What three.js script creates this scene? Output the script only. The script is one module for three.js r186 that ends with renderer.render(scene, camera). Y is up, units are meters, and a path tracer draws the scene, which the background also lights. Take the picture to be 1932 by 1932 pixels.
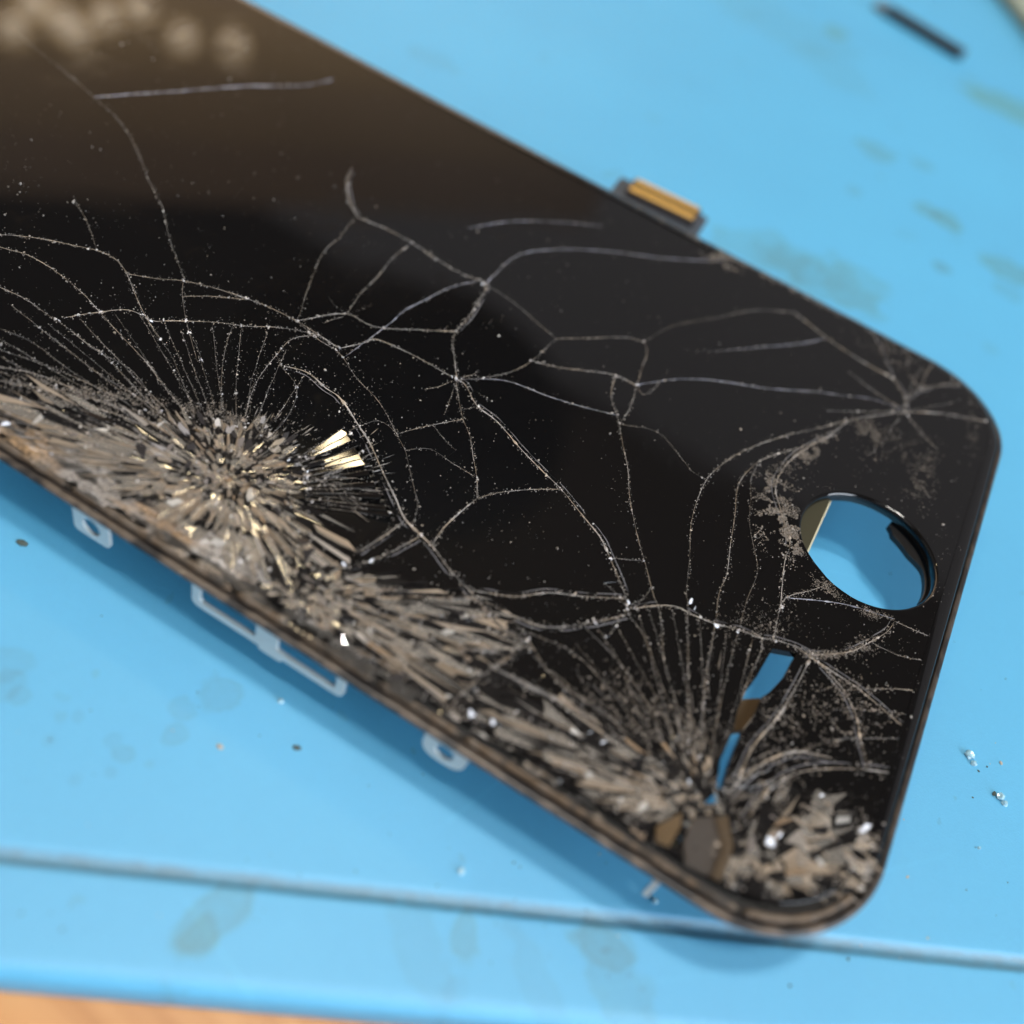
import * as THREE from 'three';
import { mergeGeometries } from 'three/addons/utils/BufferGeometryUtils.js';
import { RoundedBoxGeometry } from 'three/addons/geometries/RoundedBoxGeometry.js';
import { RectAreaLightUniformsLib } from 'three/addons/lights/RectAreaLightUniformsLib.js';

// ------------------------------------------------------------------ camera, lamps, exposure
// All shapes are drawn in millimetres (x to the panel's short end, y up, z towards the viewer; y = 0 is the mat) and scaled to metres.
const MM = 0.001, H = 7.5;                       // H: height of the glass above the mat
const scene = new THREE.Scene();
scene.background = new THREE.Color().setRGB(0.22, 0.21, 0.215);
const camera = new THREE.PerspectiveCamera(53.17, 1, 0.002, 12);
const CAM = new THREE.Vector3(-22.02, H + 57.05, 30.9);
const FWD = new THREE.Vector3(-0.152663, -0.740923, -0.654008), UP = new THREE.Vector3(-0.503366, 0.627789, -0.593721);
camera.position.copy(CAM).multiplyScalar(MM);
camera.up.copy(UP);
camera.lookAt(CAM.clone().addScaledVector(FWD, 100).multiplyScalar(MM));
camera.focus = 0.0805; camera.userData.fStop = 14.6;
const renderer = new THREE.WebGLRenderer({ antialias: true });
renderer.toneMapping = THREE.LinearToneMapping; renderer.toneMappingExposure = 1.11;
renderer.shadowMap.enabled = true;
RectAreaLightUniformsLib.init();

const LAMPS = [
  { name: 'ceiling_lamp_panel', pos: [-0.01, 1.55, -0.05], size: [0.16, 0.16], col: [1.0, 0.955, 0.89], L: 90, label: 'square warm white lamp panel hung straight over the mat' },
  { name: 'ceiling_lamp_panel_001', pos: [0.13, 1.55, 0.27], size: [0.16, 0.16], col: [1.0, 0.955, 0.89], L: 70, label: 'square warm white lamp panel hung towards the viewer side of the mat' },
  { name: 'window_pane', pos: [1.25, 0.46, 0.22], size: [0.95, 0.70], col: [0.80, 0.89, 1.0], L: 6.5, label: 'wide cool daylight window pane beyond the short end of the panel' },
  { name: 'window_pane_001', pos: [-0.15, 0.95, 1.05], size: [1.5, 1.0], col: [0.93, 0.96, 1.0], L: 0.25, label: 'pale dim window pane on the viewer side of the table' },
];
for (const l of LAMPS) {
  const light = new THREE.RectAreaLight(new THREE.Color().setRGB(...l.col), l.L, l.size[0], l.size[1]);
  light.position.set(...l.pos); light.lookAt(-0.03, 0, -0.03); light.castShadow = true; scene.add(light);
  const m = new THREE.MeshStandardMaterial({ color: 0x888888, emissive: new THREE.Color().setRGB(...l.col), emissiveIntensity: l.name[0] === 'w' ? l.L : 40 });
  const g = new THREE.Mesh(new THREE.BoxGeometry(l.size[0], l.size[1], 0.008), m);
  g.position.set(...l.pos); g.lookAt(-0.03, 0, -0.03); g.translateZ(-0.010); g.name = l.name;
  g.userData = { label: l.label, category: l.name[0] === 'w' ? 'window' : 'lamp' };
  scene.add(g);
}

// ------------------------------------------------------------------ helpers
let seed = 1234567;
const rnd = () => { seed |= 0; seed = seed + 0x6D2B79F5 | 0; let t = Math.imul(seed ^ seed >>> 15, 1 | seed); t = t + Math.imul(t ^ t >>> 7, 61 | t) ^ t; return ((t ^ t >>> 14) >>> 0) / 4294967296; };
const rr = (a, b) => a + (b - a) * rnd();
const gauss = () => (rnd() + rnd() + rnd() + rnd() - 2) * 1.0;
const hash2 = (i, j) => { let h = Math.imul(i, 374761393) + Math.imul(j, 668265263) | 0; h = Math.imul(h ^ h >>> 13, 1274126177); return ((h ^ h >>> 16) >>> 0) / 4294967296; };
function vn(x, y) { const i = Math.floor(x), j = Math.floor(y), u = x - i, v = y - j, a = u * u * (3 - 2 * u), b = v * v * (3 - 2 * v); return (hash2(i, j) * (1 - a) + hash2(i + 1, j) * a) * (1 - b) + (hash2(i, j + 1) * (1 - a) + hash2(i + 1, j + 1) * a) * b; }
function fbm(x, y, n = 4) { let s = 0, a = 0.5, t = 0; for (let k = 0; k < n; k++) { s += a * vn(x, y); t += a; a *= 0.5; x = x * 2.03 + 17.1; y = y * 2.03 + 5.7; } return s / t; }
const clamp = (x, a, b) => Math.min(b, Math.max(a, x)), sstep = (a, b, x) => { const t = clamp((x - a) / (b - a), 0, 1); return t * t * (3 - 2 * t); };
// a point of the photograph (1932 pixels a side) on the level plane at height y
const RIGHT = new THREE.Vector3().crossVectors(FWD, UP).normalize(), FPX = 1930.43;
function at(px, py, y = H) {
  const d = FWD.clone().addScaledVector(RIGHT, (px - 966) / FPX).addScaledVector(UP, -(py - 966) / FPX), s = (y - CAM.y) / d.y;
  return [CAM.x + d.x * s, CAM.z + d.z * s];
}
const taken = {};
const numbered = (n) => { const k = taken[n] = (taken[n] ?? -1) + 1; return k ? n + '_' + String(k).padStart(3, '0') : n; };
function mesh(name, geo, mat, parent = scene, own = false) {
  geo.scale(MM, MM, MM);
  const m = new THREE.Mesh(geo, mat); m.name = parent === scene ? numbered(name) : name; m.castShadow = m.receiveShadow = true; parent.add(m); return m;
}
function tag(o, label, category, group, kind) { o.userData = {}; if (label) o.userData.label = label; if (category) o.userData.category = category; if (group) o.userData.group = group; if (kind) o.userData.kind = kind; return o; }
function thing(name, label, category, group) { const g = new THREE.Group(); g.name = numbered(name); scene.add(g); return tag(g, label, category, group); }
const mat = (r, g, b, rough, o = {}) => new THREE.MeshPhysicalMaterial({ color: new THREE.Color().setRGB(r, g, b), roughness: rough, ...o });
function dataTex(n, fn, srgb = false) {
  const d = new Uint8Array(n * n * 4);
  for (let j = 0; j < n; j++) for (let i = 0; i < n; i++) { const c = fn(i / n, j / n), k = (j * n + i) * 4; d[k] = clamp(c[0], 0, 1) * 255; d[k + 1] = clamp(c[1], 0, 1) * 255; d[k + 2] = clamp(c[2], 0, 1) * 255; d[k + 3] = 255; }
  const t = new THREE.DataTexture(d, n, n); t.magFilter = THREE.LinearFilter; t.minFilter = THREE.LinearFilter; t.wrapS = t.wrapT = THREE.RepeatWrapping; if (srgb) t.colorSpace = THREE.SRGBColorSpace; t.needsUpdate = true; return t;
}
function bufGeo(pos, idx, uv, col) {
  const g = new THREE.BufferGeometry(); g.setAttribute('position', new THREE.Float32BufferAttribute(pos, 3));
  if (uv) g.setAttribute('uv', new THREE.Float32BufferAttribute(uv, 2)); if (col) g.setAttribute('color', new THREE.Float32BufferAttribute(col, 3));
  g.setIndex(idx); g.computeVertexNormals(); return g;
}

// ------------------------------------------------------------------ the setting: table top and silicone mat
const woodTex = dataTex(1024, (u, v) => {
  const warp = fbm(u * 3, v * 10, 3) * 1.2, g = fbm(u * 4 + warp, v * 120 + warp * 6, 4), f = fbm(u * 30, v * 600, 2), k = clamp(0.55 * g + 0.25 * f + 0.2 * fbm(u * 3, v * 14), 0, 1);
  return [0.72 + 0.30 * (k - 0.5), 0.50 + 0.32 * (k - 0.5), 0.29 + 0.28 * (k - 0.5)];
}, true);
const MT = -2.7;                                  // table top
{
  const g = new THREE.BoxGeometry(700, 20, 700); const p = g.attributes.position, uv = g.attributes.uv;
  for (let i = 0; i < p.count; i++) uv.setXY(i, (p.getX(i) * 0.99 + p.getZ(i) * 0.12) / 220, (p.getZ(i) * 0.99 - p.getX(i) * 0.12) / 220);
  g.translate(-20, MT - 10, -60);
  const m = mesh('table_top', g, new THREE.MeshPhysicalMaterial({ map: woodTex, roughness: 0.42 }));
  tag(m, 'orange brown wooden table top under the blue mat', null, null, 'structure');
}
// mat: a profile (groove, rounded edge) swept along the mat's edge
const G0 = at(0, 1611, 0), G1 = at(1932, 1818, 0), gd = [G1[0] - G0[0], G1[1] - G0[1]], gl = Math.hypot(...gd);
const E = [gd[0] / gl, gd[1] / gl], N = [-E[1], E[0]]; if (N[1] < 0) { N[0] *= -1; N[1] *= -1; }   // N: from the groove towards the viewer
const matP = (s, t) => [G0[0] + E[0] * s + N[0] * t, G0[1] + E[1] * s + N[1] * t];
const matST = (x, z) => [(x - G0[0]) * E[0] + (z - G0[1]) * E[1], (x - G0[0]) * N[0] + (z - G0[1]) * N[1]];
const edgeT = matST(...at(300, 1897, MT))[1];
const TS = 250, TO = [-110, -215];                // stain map: TS mm square from TO in mat coordinates (s, t)
const stains = [];
const stain = (px, py, r, dark, hue = 0, asp = 1, ang = 0, ragged = 0.35) => { const [x, z] = at(px, py, 0), q = matST(x, z); stains.push([q[0], q[1], r, dark, hue, asp, ang, ragged]); };
// dried smears and drops, copied from where the photograph shows them: x, y, radius mm, strength, hue, aspect, angle
for (const a of [[415, 1307, 1.7, .16, .3], [345, 1335, 1.1, .14, .3], [330, 1385, 1.0, .15, .3], [230, 1420, .8, .16, .3], [35, 1310, .9, .14, .3], [20, 1250, 1.6, .12, .3], [15, 1290, 1.4, .13, .3], [115, 1350, .5, .13, .3], [145, 1350, .5, .13], [208, 1455, .45, .13], [90, 1395, .5, .12], [140, 1470, .45, .12], [210, 1395, .7, .12], [405, 1730, 1.6, .22, .6, 2.0, -1.0], [375, 1765, 1.1, .2, .9, 1.5, -.9], [875, 1770, 1.0, .2, .7, 2.0, 1.45], [1135, 1790, 1.5, .2, .6, 1.6, .4], [1165, 1850, 2.2, .14, .6, 2.6, 1.25], [795, 1800, 1.6, .1, .2, 2.4, 1.1], [1010, 1850, 1.4, .1, .1, 3, 1.1], [855, 1470 + 400, 1, .08],
  [1440, 470, 5.0, .16, .75, 1.5, .1, .5], [1560, 530, 6.0, .16, .75, 1.4, .5, .5], [1610, 545, 4.5, .15, .9, 1.2, 0, .5], [1500, 500, 4, .12, .5, 1.5, .3, .5], [1655, 285, 2.8, .26, .7, 1.3, .8], [1740, 310, 1.9, .22, .6], [1610, 358, 1.5, .2, .3], [1745, 395, 2.0, .32, .7], [1785, 415, 2.6, .36, .8], [1775, 503, 1.5, .4, .2], [1905, 510, 2.8, .3, .8, 2, .3], [1905, 205, 5, .28, 1.6, 2.2, .6], [1575, 60, 2.8, .28, 1.2], [1900, 545, 2.4, .16, .5], [820, 112, 2.4, .12, .2, 2, .4], [1570, 130, 5, .1, .6, 2, .9], [1480, 45, 8, .08, .9, 2, .5], [940, 290, 2.5, .08, .3, 2, .2]]) stain(...a);
for (let k = 0; k < 46; k++) stain(rr(0, 1932), rr(900, 1900), rr(.12, .45), rr(.06, .22), rr(0, .8), rr(1, 2.2), rr(0, 3));
for (let k = 0; k < 40; k++) stain(rr(1000, 1932), rr(0, 700), rr(.3, 1.2), rr(.04, .12), rr(0, .8), rr(1, 2.2), rr(0, 3));
// a few fine scratches in the silicone
const scr = []; for (let k = 0; k < 26; k++) { const [x, z] = at(rr(0, 1932), rr(100, 1900), 0), q = matST(x, z), a = rr(0, 3.1), l = rr(2, 9); scr.push([q[0], q[1], q[0] + Math.cos(a) * l, q[1] + Math.sin(a) * l, rr(.02, .06)]); }
const NT = 2048, stainTex = (() => {
  const mult = new Float32Array(NT * NT * 3).fill(1);
  for (let j = 0; j < NT; j++) for (let i = 0; i < NT; i++) { const s = TO[0] + i / NT * TS, t = TO[1] + j / NT * TS, n = (fbm(s * .06, t * .06, 4) - .5) * .12 + (fbm(s * 1.7 + 9, t * 1.7, 2) - .5) * .035 + (hash2(i, j) - .5) * .03, k = (j * NT + i) * 3; const gd0 = 1 - sstep(.25, .80, Math.abs(t + .1 * (fbm(s * .5, 3, 2) - .5))), gr = gd0 * (.55 + .5 * fbm(s * 1.3, t * 3, 3)); mult[k] += n * 1.6 + gr * .35; mult[k + 1] += n - gr * .48; mult[k + 2] += n * .8 - gr * .56; }
  const put = (s, t, rad, f) => { const i0 = Math.floor((s - rad - TO[0]) / TS * NT), i1 = Math.ceil((s + rad - TO[0]) / TS * NT), j0 = Math.floor((t - rad - TO[1]) / TS * NT), j1 = Math.ceil((t + rad - TO[1]) / TS * NT); for (let j = Math.max(0, j0); j < Math.min(NT, j1); j++) for (let i = Math.max(0, i0); i < Math.min(NT, i1); i++) f(TO[0] + i / NT * TS - s, TO[1] + j / NT * TS - t, (j * NT + i) * 3); };
  for (const [s, t, r, d, hue, asp, ang, rag] of stains) put(s, t, r * asp * 1.8, (x, y, k) => {
    const c = Math.cos(ang), n = Math.sin(ang), X = (x * c + y * n) / asp, Y = -x * n + y * c, q = Math.hypot(X, Y) / r + (fbm((s + x) * 1.1 / Math.sqrt(r), (t + y) * 1.1 / Math.sqrt(r), 3) - .5) * 2 * rag, w = 1 - sstep(.72, 1.0, q), rim = w * (0.75 + .25 * sstep(.4, .9, q)) * (0.75 + .5 * fbm((s + x) * 2.6, (t + y) * 2.6, 2));
    if (w <= 0) return; mult[k] *= 1 - d * rim * (1 - hue * 1.1); mult[k + 1] *= 1 - d * rim * .95; mult[k + 2] *= 1 - d * rim * (1 + .5 * hue);
  });
  for (const [a, b, c, e, w] of scr) { const L = Math.hypot(c - a, e - b); for (let q = 0; q < L; q += .08) put(a + (c - a) * q / L, b + (e - b) * q / L, .1, (x, y, k) => { mult[k] += w * .5; mult[k + 1] += w * .25; mult[k + 2] += w * .15; }); }
  const d = new Uint8Array(NT * NT * 4), lin = [0.044, 0.340, 0.585], enc = (x) => x <= .0031308 ? 12.92 * x : 1.055 * Math.pow(x, 1 / 2.4) - .055;
  for (let k = 0; k < NT * NT; k++) { for (let c = 0; c < 3; c++) d[k * 4 + c] = Math.round(clamp(enc(clamp(lin[c] * mult[k * 3 + c], 0, 1)), 0, 1) * 255); d[k * 4 + 3] = 255; }
  const t = new THREE.DataTexture(d, NT, NT); t.magFilter = t.minFilter = THREE.LinearFilter; t.wrapS = t.wrapT = THREE.MirroredRepeatWrapping; t.colorSpace = THREE.SRGBColorSpace; t.needsUpdate = true; return t;
})();
const matteBump = dataTex(512, (u, v) => { const n = .5 * fbm(u * 64, v * 64, 3) + .5 * hash2(Math.floor(u * 512), Math.floor(v * 512)); return [n, n, n]; });
{
  const prof = [];                                // t, y
  prof.push([-380, 0], [-130, 0], [-60, 0], [-20, 0], [-6, 0], [-2.2, 0], [-1.3, 0], [-1.0, 0]);
  for (let k = 0; k <= 20; k++) { const q = k / 20 * 2 - 1; prof.push([q * .80, -0.13 * (1 + Math.cos(q * Math.PI))]); }
  prof.push([1.0, 0], [1.3, 0], [2.2, 0], [edgeT - 2.2, 0], [edgeT - 1.6, 0]);
  for (let k = 0; k <= 14; k++) { const a = k / 14 * Math.PI / 2; prof.push([edgeT - 1.3 + 1.3 * Math.sin(a), -1.0 + 1.0 * Math.cos(a)]); }
  prof.push([edgeT + 0.05, MT + .25], [edgeT - .1, MT + 0.02], [-380, MT + .02]);
  const pos = [], uv = [], idx = [], S = []; for (let s = -260; s <= 420; s += 20) S.push(s);
  for (const s of S) for (const [t, y] of prof) { const [x, z] = matP(s, t + 0.25 * (fbm(s * .03 + 40, 3, 2) - .5) * (t > -5 ? 1 : 0)); pos.push(x, y, z); uv.push((s - TO[0]) / TS, (t - TO[1]) / TS); }
  const n = prof.length; for (let a = 0; a < S.length - 1; a++) for (let b = 0; b < n - 1; b++) { const q = a * n + b; idx.push(q, q + 1, q + n, q + 1, q + n + 1, q + n); }
  const g = bufGeo(pos, idx, uv); g.computeVertexNormals(); if (g.attributes.normal.getY(2) < 0) { g.setIndex(idx.map((_, i) => idx[i - i % 3 + (2 - i % 3)])); g.computeVertexNormals(); }
  const bump = matteBump.clone(); bump.repeat.set(30, 30);
  const m = mesh('repair_mat', g, new THREE.MeshPhysicalMaterial({ map: stainTex, roughness: 0.6, bumpMap: bump, bumpScale: 0.00002, ior: 2.1, side: THREE.DoubleSide }));
  tag(m, 'stained blue silicone repair mat with a groove along its edge', 'mat');
}

// ------------------------------------------------------------------ traced cracks (photograph pixels, 1932 a side), width in mm, kind
// kind: d dusty, h hairline, c clear edge with cool window reflection put into its colour, t thick tan ridge
const CR = [
  ['h', .10, [20, 50], [60, 86], [136, 146], [179, 185], [228, 231], [261, 288], [281, 341], [307, 393], [317, 440], [331, 483], [347, 522]],
  ['h', .10, [347, 522], [344, 546], [347, 582], [357, 628], [372, 680]],
  ['c', .24, [179, 183], [331, 172], [473, 162], [562, 162], [630, 150]],
  ['d', .20, [-40, 446], [0, 443], [76, 450], [139, 463], [185, 473], [218, 489], [238, 513], [245, 529], [261, 569], [278, 602], [300, 640]],
  ['d', .16, [-40, 450], [0, 466], [50, 480], [86, 499], [119, 522], [159, 556], [185, 585], [212, 615], [240, 645], [281, 689], [304, 722], [331, 755], [360, 790]],
  ['d', .20, [238, 516], [298, 526], [341, 529], [400, 542], [463, 562], [513, 582], [559, 605], [602, 632], [640, 657]],
  ['d', .14, [344, 559], [397, 559], [463, 565]],
  ['d', .20, [122, 599], [185, 589], [245, 585], [288, 605], [321, 605], [410, 608], [463, 615], [529, 618], [602, 632]],
  ['d', .13, [-30, 530], [0, 542], [50, 565], [83, 589], [126, 618], [162, 646], [195, 669], [240, 715], [290, 770]],
  ['h', .12, [639, 450], [612, 473], [592, 516], [575, 562], [562, 605]],
  ['h', .07, [139, 374], [165, 420], [182, 470]],
  ['h', .07, [639, 450], [668, 412]],
  ['d', .30, [662, 322], [655, 345], [660, 380], [675, 410]],
  ['d', .20, [675, 410], [731, 433], [781, 460], [824, 489], [877, 519], [907, 529]],
  ['d', .14, [771, 463], [738, 489], [715, 519], [682, 552], [655, 592]],
  ['c', .16, [907, 529], [850, 542], [804, 565], [764, 585], [738, 608], [702, 635], [652, 672]],
  ['d', .26, [907, 529], [917, 540], [903, 569], [884, 599], [860, 625]],
  ['d', .14, [562, 605], [655, 592], [702, 615], [784, 622], [860, 625]],
  ['c', .14, [884, 430], [970, 417], [1069, 420], [1135, 427]],
  ['c', .16, [917, 534], [980, 480], [1069, 470], [1135, 473], [1278, 489], [1365, 492]],
  ['h', .06, [917, 536], [970, 572], [1036, 628], [1049, 639]],
  ['h', .10, [1049, 639], [1003, 681], [970, 699], [930, 710], [864, 716]],
  ['d', .16, [1003, 681], [1050, 692], [1102, 699], [1161, 708], [1201, 728]],
  ['d', .13, [1161, 708], [1153, 748], [1165, 785], [1175, 837], [1185, 887], [1188, 937], [1201, 1003], [1221, 1076], [1234, 1125], [1244, 1150], [1254, 1251], [1275, 1330], [1290, 1430]],
  ['d', .13, [1201, 728], [1188, 771], [1168, 800]],
  ['c', .12, [864, 716], [953, 718], [1036, 748], [1102, 768], [1163, 783]],
  ['d', .34, [860, 713], [877, 725], [900, 765], [937, 794], [983, 847], [1019, 884], [1059, 923], [1102, 976], [1132, 1013], [1155, 1062], [1181, 1125]],
  ['d', .14, [860, 625], [854, 645], [857, 672], [862, 715]],
  ['d', .18, [640, 657], [689, 646], [705, 639], [748, 655], [797, 679], [837, 702], [860, 715]],
  ['h', .14, [559, 605], [600, 640], [639, 665], [672, 712], [715, 758], [738, 798], [751, 824], [765, 851], [771, 877], [781, 920], [788, 953], [779, 990]],
  ['h', .08, [660, 812], [715, 794], [751, 818]],
  ['d', .15, [751, 818], [804, 804], [874, 791]],
  ['d', .15, [860, 718], [867, 761], [874, 791], [887, 824], [893, 864], [900, 903], [900, 940]],
  ['h', .08, [867, 775], [903, 766]],
  ['d', .14, [900, 940], [937, 930], [1009, 923], [1059, 923]],
  ['d', .22, [900, 940], [864, 970], [837, 996], [814, 1030]],
  ['d', .45, [529, 689], [579, 702], [615, 732], [639, 748], [675, 800], [700, 840], [722, 890], [745, 937], [765, 980], [794, 1009], [817, 1032], [850, 1076], [884, 1112], [897, 1128]],
  ['d', .34, [794, 1011], [748, 1036], [698, 1059], [655, 1070]],
  ['d', .28, [765, 981], [722, 1013], [670, 1045]],
  ['h', .10, [765, 849], [811, 847], [854, 874], [896, 899]],
  ['h', .06, [817, 802], [837, 827], [860, 850]],
  ['d', .28, [897, 1115], [970, 1125], [1036, 1118], [1102, 1125], [1181, 1129]],
  ['d', .34, [945, 1150], [1019, 1181], [1079, 1181], [1148, 1168], [1185, 1158]],
  ['h', .08, [1156, 1052], [1216, 1058]],
  ['h', .20, [1181, 1125], [1185, 1155], [1215, 1200], [1240, 1290], [1265, 1380], [1280, 1430]],
  ['d', .28, [1185, 1150], [1244, 1142], [1278, 1145], [1304, 1158], [1344, 1175], [1394, 1188], [1437, 1204], [1460, 1207], [1503, 1220], [1533, 1234], [1566, 1234], [1609, 1228], [1642, 1211], [1675, 1191], [1688, 1172]],
  ['d', .24, [1568, 1098], [1536, 1112], [1483, 1128], [1470, 1155], [1460, 1207]],
  ['c', .22, [1486, 1128], [1536, 1132], [1595, 1140], [1688, 1168]],
  ['d', .20, [1490, 1036], [1483, 1049], [1476, 1102], [1473, 1148]],
  ['d', .15, [1706, 777], [1609, 791], [1543, 808], [1476, 824], [1410, 847], [1361, 877], [1334, 904], [1318, 937], [1304, 986], [1301, 1052], [1295, 1118], [1297, 1156], [1298, 1278], [1300, 1420]],
  ['d', .20, [1600, 795], [1543, 834], [1483, 851], [1433, 870], [1394, 913], [1387, 970], [1377, 1036], [1371, 1085], [1357, 1118], [1350, 1176], [1330, 1290], [1320, 1440]],
  ['h', .14, [1433, 870], [1417, 904], [1417, 937], [1414, 986], [1423, 1036], [1430, 1076], [1410, 1130], [1394, 1188], [1370, 1280], [1345, 1400], [1335, 1460]],
  ['d', .40, [1576, 818], [1509, 854], [1476, 887], [1463, 920], [1476, 970], [1490, 1013], [1490, 1036]],
  ['h', .08, [1168, 800], [1240, 815], [1278, 855], [1304, 887], [1332, 907]],
  ['c', .16, [1201, 726], [1278, 715], [1344, 717], [1443, 732], [1549, 740], [1589, 746], [1638, 751], [1678, 763], [1706, 775]],
  ['d', .26, [1706, 775], [1708, 749], [1686, 715], [1668, 680], [1656, 650], [1630, 606]],
  ['d', .30, [1686, 714], [1638, 688], [1605, 668], [1561, 638], [1500, 590]],
  ['d', .26, [1709, 751], [1737, 735], [1807, 725], [1850, 735]],
  ['h', .20, [1738, 733], [1714, 707], [1714, 670], [1700, 640]],
  ['h', .20, [1738, 733], [1749, 701], [1775, 675]],
  ['d', .24, [1706, 777], [1767, 779], [1817, 787], [1870, 797]],
  ['h', .16, [1709, 779], [1728, 807], [1759, 840]],
  ['h', .09, [1215, 645], [1270, 615], [1350, 600], [1430, 585], [1500, 590]],
  ['c', .14, [1285, 660], [1350, 662], [1430, 655], [1510, 648], [1561, 638]],
  ['h', .07, [1049, 639], [1215, 645], [1201, 728]],
  ['h', .08, [1270, 690], [1215, 745], [1201, 728]],
  ['d', .10, [1688, 1172], [1748, 1198], [1800, 1214]],
  ['h', .08, [1642, 1211], [1700, 1238], [1785, 1250]],
  ['d', .18, [1394, 1188], [1437, 1204], [1405, 1300], [1385, 1373]],
  ['h', .20, [1100, 1180], [1160, 1240], [1215, 1320], [1260, 1420]],
  ['h', .20, [985, 1190], [1080, 1230], [1150, 1300], [1225, 1400]],
  ['h', .20, [985, 1215], [1060, 1290], [1130, 1340], [1205, 1400]],
  ['h', .20, [897, 1128], [945, 1150], [985, 1190], [1030, 1260], [1100, 1340]],
  // glass bulging beside the slit
  ['d', .5, [1358, 1515], [1390, 1480], [1430, 1445], [1500, 1418], [1570, 1430]],
  ['d', .5, [1370, 1570], [1400, 1560], [1440, 1500], [1500, 1460], [1560, 1450], [1660, 1455], [1735, 1470]],
  ['d', .36, [1503, 1222], [1560, 1260], [1620, 1300], [1680, 1350], [1720, 1385]],
  ['d', .3, [1545, 1250], [1590, 1300], [1615, 1350], [1625, 1400], [1640, 1455]],
  ['h', .16, [1620, 1300], [1700, 1300], [1775, 1310]],
  ['h', .16, [1605, 1335], [1680, 1345], [1765, 1350]],
  ['h', .16, [1500, 1420], [1580, 1395], [1660, 1393], [1755, 1396]],
  ['d', .3, [1533, 1234], [1505, 1290], [1470, 1350], [1420, 1410], [1390, 1480]],
  // rays of the edge impact
  ['h', .10, [-30, 640], [0, 659], [66, 682], [149, 715], [231, 755], [290, 800]],
  ['d', .16, [-30, 686], [0, 692], [66, 705], [126, 728], [165, 748], [231, 771], [290, 800]],
  ['d', .20, [-30, 712], [0, 718], [99, 738], [165, 765], [231, 785], [290, 812]],
  ['h', .10, [100, 640], [126, 659], [182, 702], [231, 732], [281, 761], [330, 800]],
  ['h', .09, [278, 602], [304, 642], [324, 672], [334, 695], [350, 735], [375, 790]],
  ['h', .09, [357, 628], [374, 659], [384, 699], [397, 738], [408, 790]],
  ['h', .09, [440, 612], [427, 650], [420, 689], [417, 738], [417, 790]],
  ['d', .11, [602, 632], [552, 639], [522, 669], [489, 712], [470, 755], [460, 800]],
  ['h', .10, [522, 669], [529, 689], [560, 730], [540, 790], [500, 830]],
  ['h', .08, [0, 620], [60, 645], [120, 690], [200, 745], [260, 800]],
  ['h', .07, [126, 618], [180, 660], [250, 700], [310, 790]],
  // crushed net along the lower edge
  ['t', .60, [640, 1085], [700, 1110], [760, 1115], [830, 1130], [897, 1128]],
  ['t', .75, [560, 1080], [640, 1130], [700, 1190], [780, 1215], [860, 1225], [960, 1225], [990, 1212]],
  ['t', .55, [897, 1128], [940, 1180], [985, 1215], [930, 1260], [870, 1310], [840, 1360]],
  ['t', .50, [700, 1190], [760, 1170], [830, 1165], [925, 1160]],
  ['t', .55, [640, 1130], [700, 1150], [760, 1160], [850, 1160]],
  ['t', .60, [600, 1190], [680, 1230], [760, 1270], [840, 1320]],
  ['t', .60, [520, 1090], [580, 1160], [620, 1210], [680, 1230]],
  ['t', .45, [780, 1215], [800, 1260], [830, 1310]],
  ['t', .45, [860, 1225], [900, 1260], [910, 1285]],
  ['t', .5, [930, 1260], [1010, 1300], [1100, 1345], [1180, 1400]],
];

// ------------------------------------------------------------------ planar subdivision: the cracks cut the cover glass into shards
const U1 = 138, V0 = 0.45, V1 = 67, RC = 9.6;     // panel outline: x = -u, z = -v
function outline(inset, n = 12) {
  const u0 = inset, u1 = U1 - inset, v0 = V0 + inset, v1 = V1 - inset, r = RC - inset, out = [];
  const arc = (cu, cv, s) => { for (let k = 0; k <= n; k++) { const a = s + k / n * Math.PI / 2; out.push([-(cu + r * Math.cos(a)), -(cv + r * Math.sin(a))]); } };
  arc(u0 + r, v0 + r, Math.PI); arc(u1 - r, v0 + r, 1.5 * Math.PI); arc(u1 - r, v1 - r, 0); arc(u0 + r, v1 - r, .5 * Math.PI);
  return out;
}
const GI = 1.75;                                   // flat glass starts this far inside the outline
const HC = [-8.42, -35.9], HR = 6.05;
const SLITS = [
  [[1458, 1224], [1503, 1232], [1478, 1278], [1452, 1305], [1437, 1315], [1405, 1308], [1427, 1278]],
  [[1386, 1373], [1402, 1376], [1390, 1403], [1376, 1437], [1363, 1481], [1358, 1515], [1329, 1515], [1351, 1495], [1359, 1434]],
  [[1405, 1308], [1437, 1315], [1420, 1352], [1402, 1376], [1386, 1373], [1392, 1340]],
  [[1288, 1549], [1307, 1537], [1292, 1573], [1275, 1597], [1262, 1590]],
];
const loops = [];
loops.push(outline(GI));
{ const h = []; for (let k = 0; k < 48; k++) { const a = k / 48 * 2 * Math.PI; const broken = Math.exp(-((((a * 180 / Math.PI) - 125 + 540) % 360 - 180) ** 2) / 900); h.push([HC[0] + Math.cos(a) * (HR - .25 * broken * vn(k * .9, 3)), HC[1] + Math.sin(a) * (HR - .25 * broken * vn(k * .9, 3))]); } loops.push(h); }
for (const s of SLITS) loops.push(s.map(([a, b]) => at(a, b)));
const inPoly = (p, P) => { let c = false; for (let i = 0, j = P.length - 1; i < P.length; j = i++) if ((P[i][1] > p[1]) !== (P[j][1] > p[1]) && p[0] < (P[j][0] - P[i][0]) * (p[1] - P[i][1]) / (P[j][1] - P[i][1]) + P[i][0]) c = !c; return c; };
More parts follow.
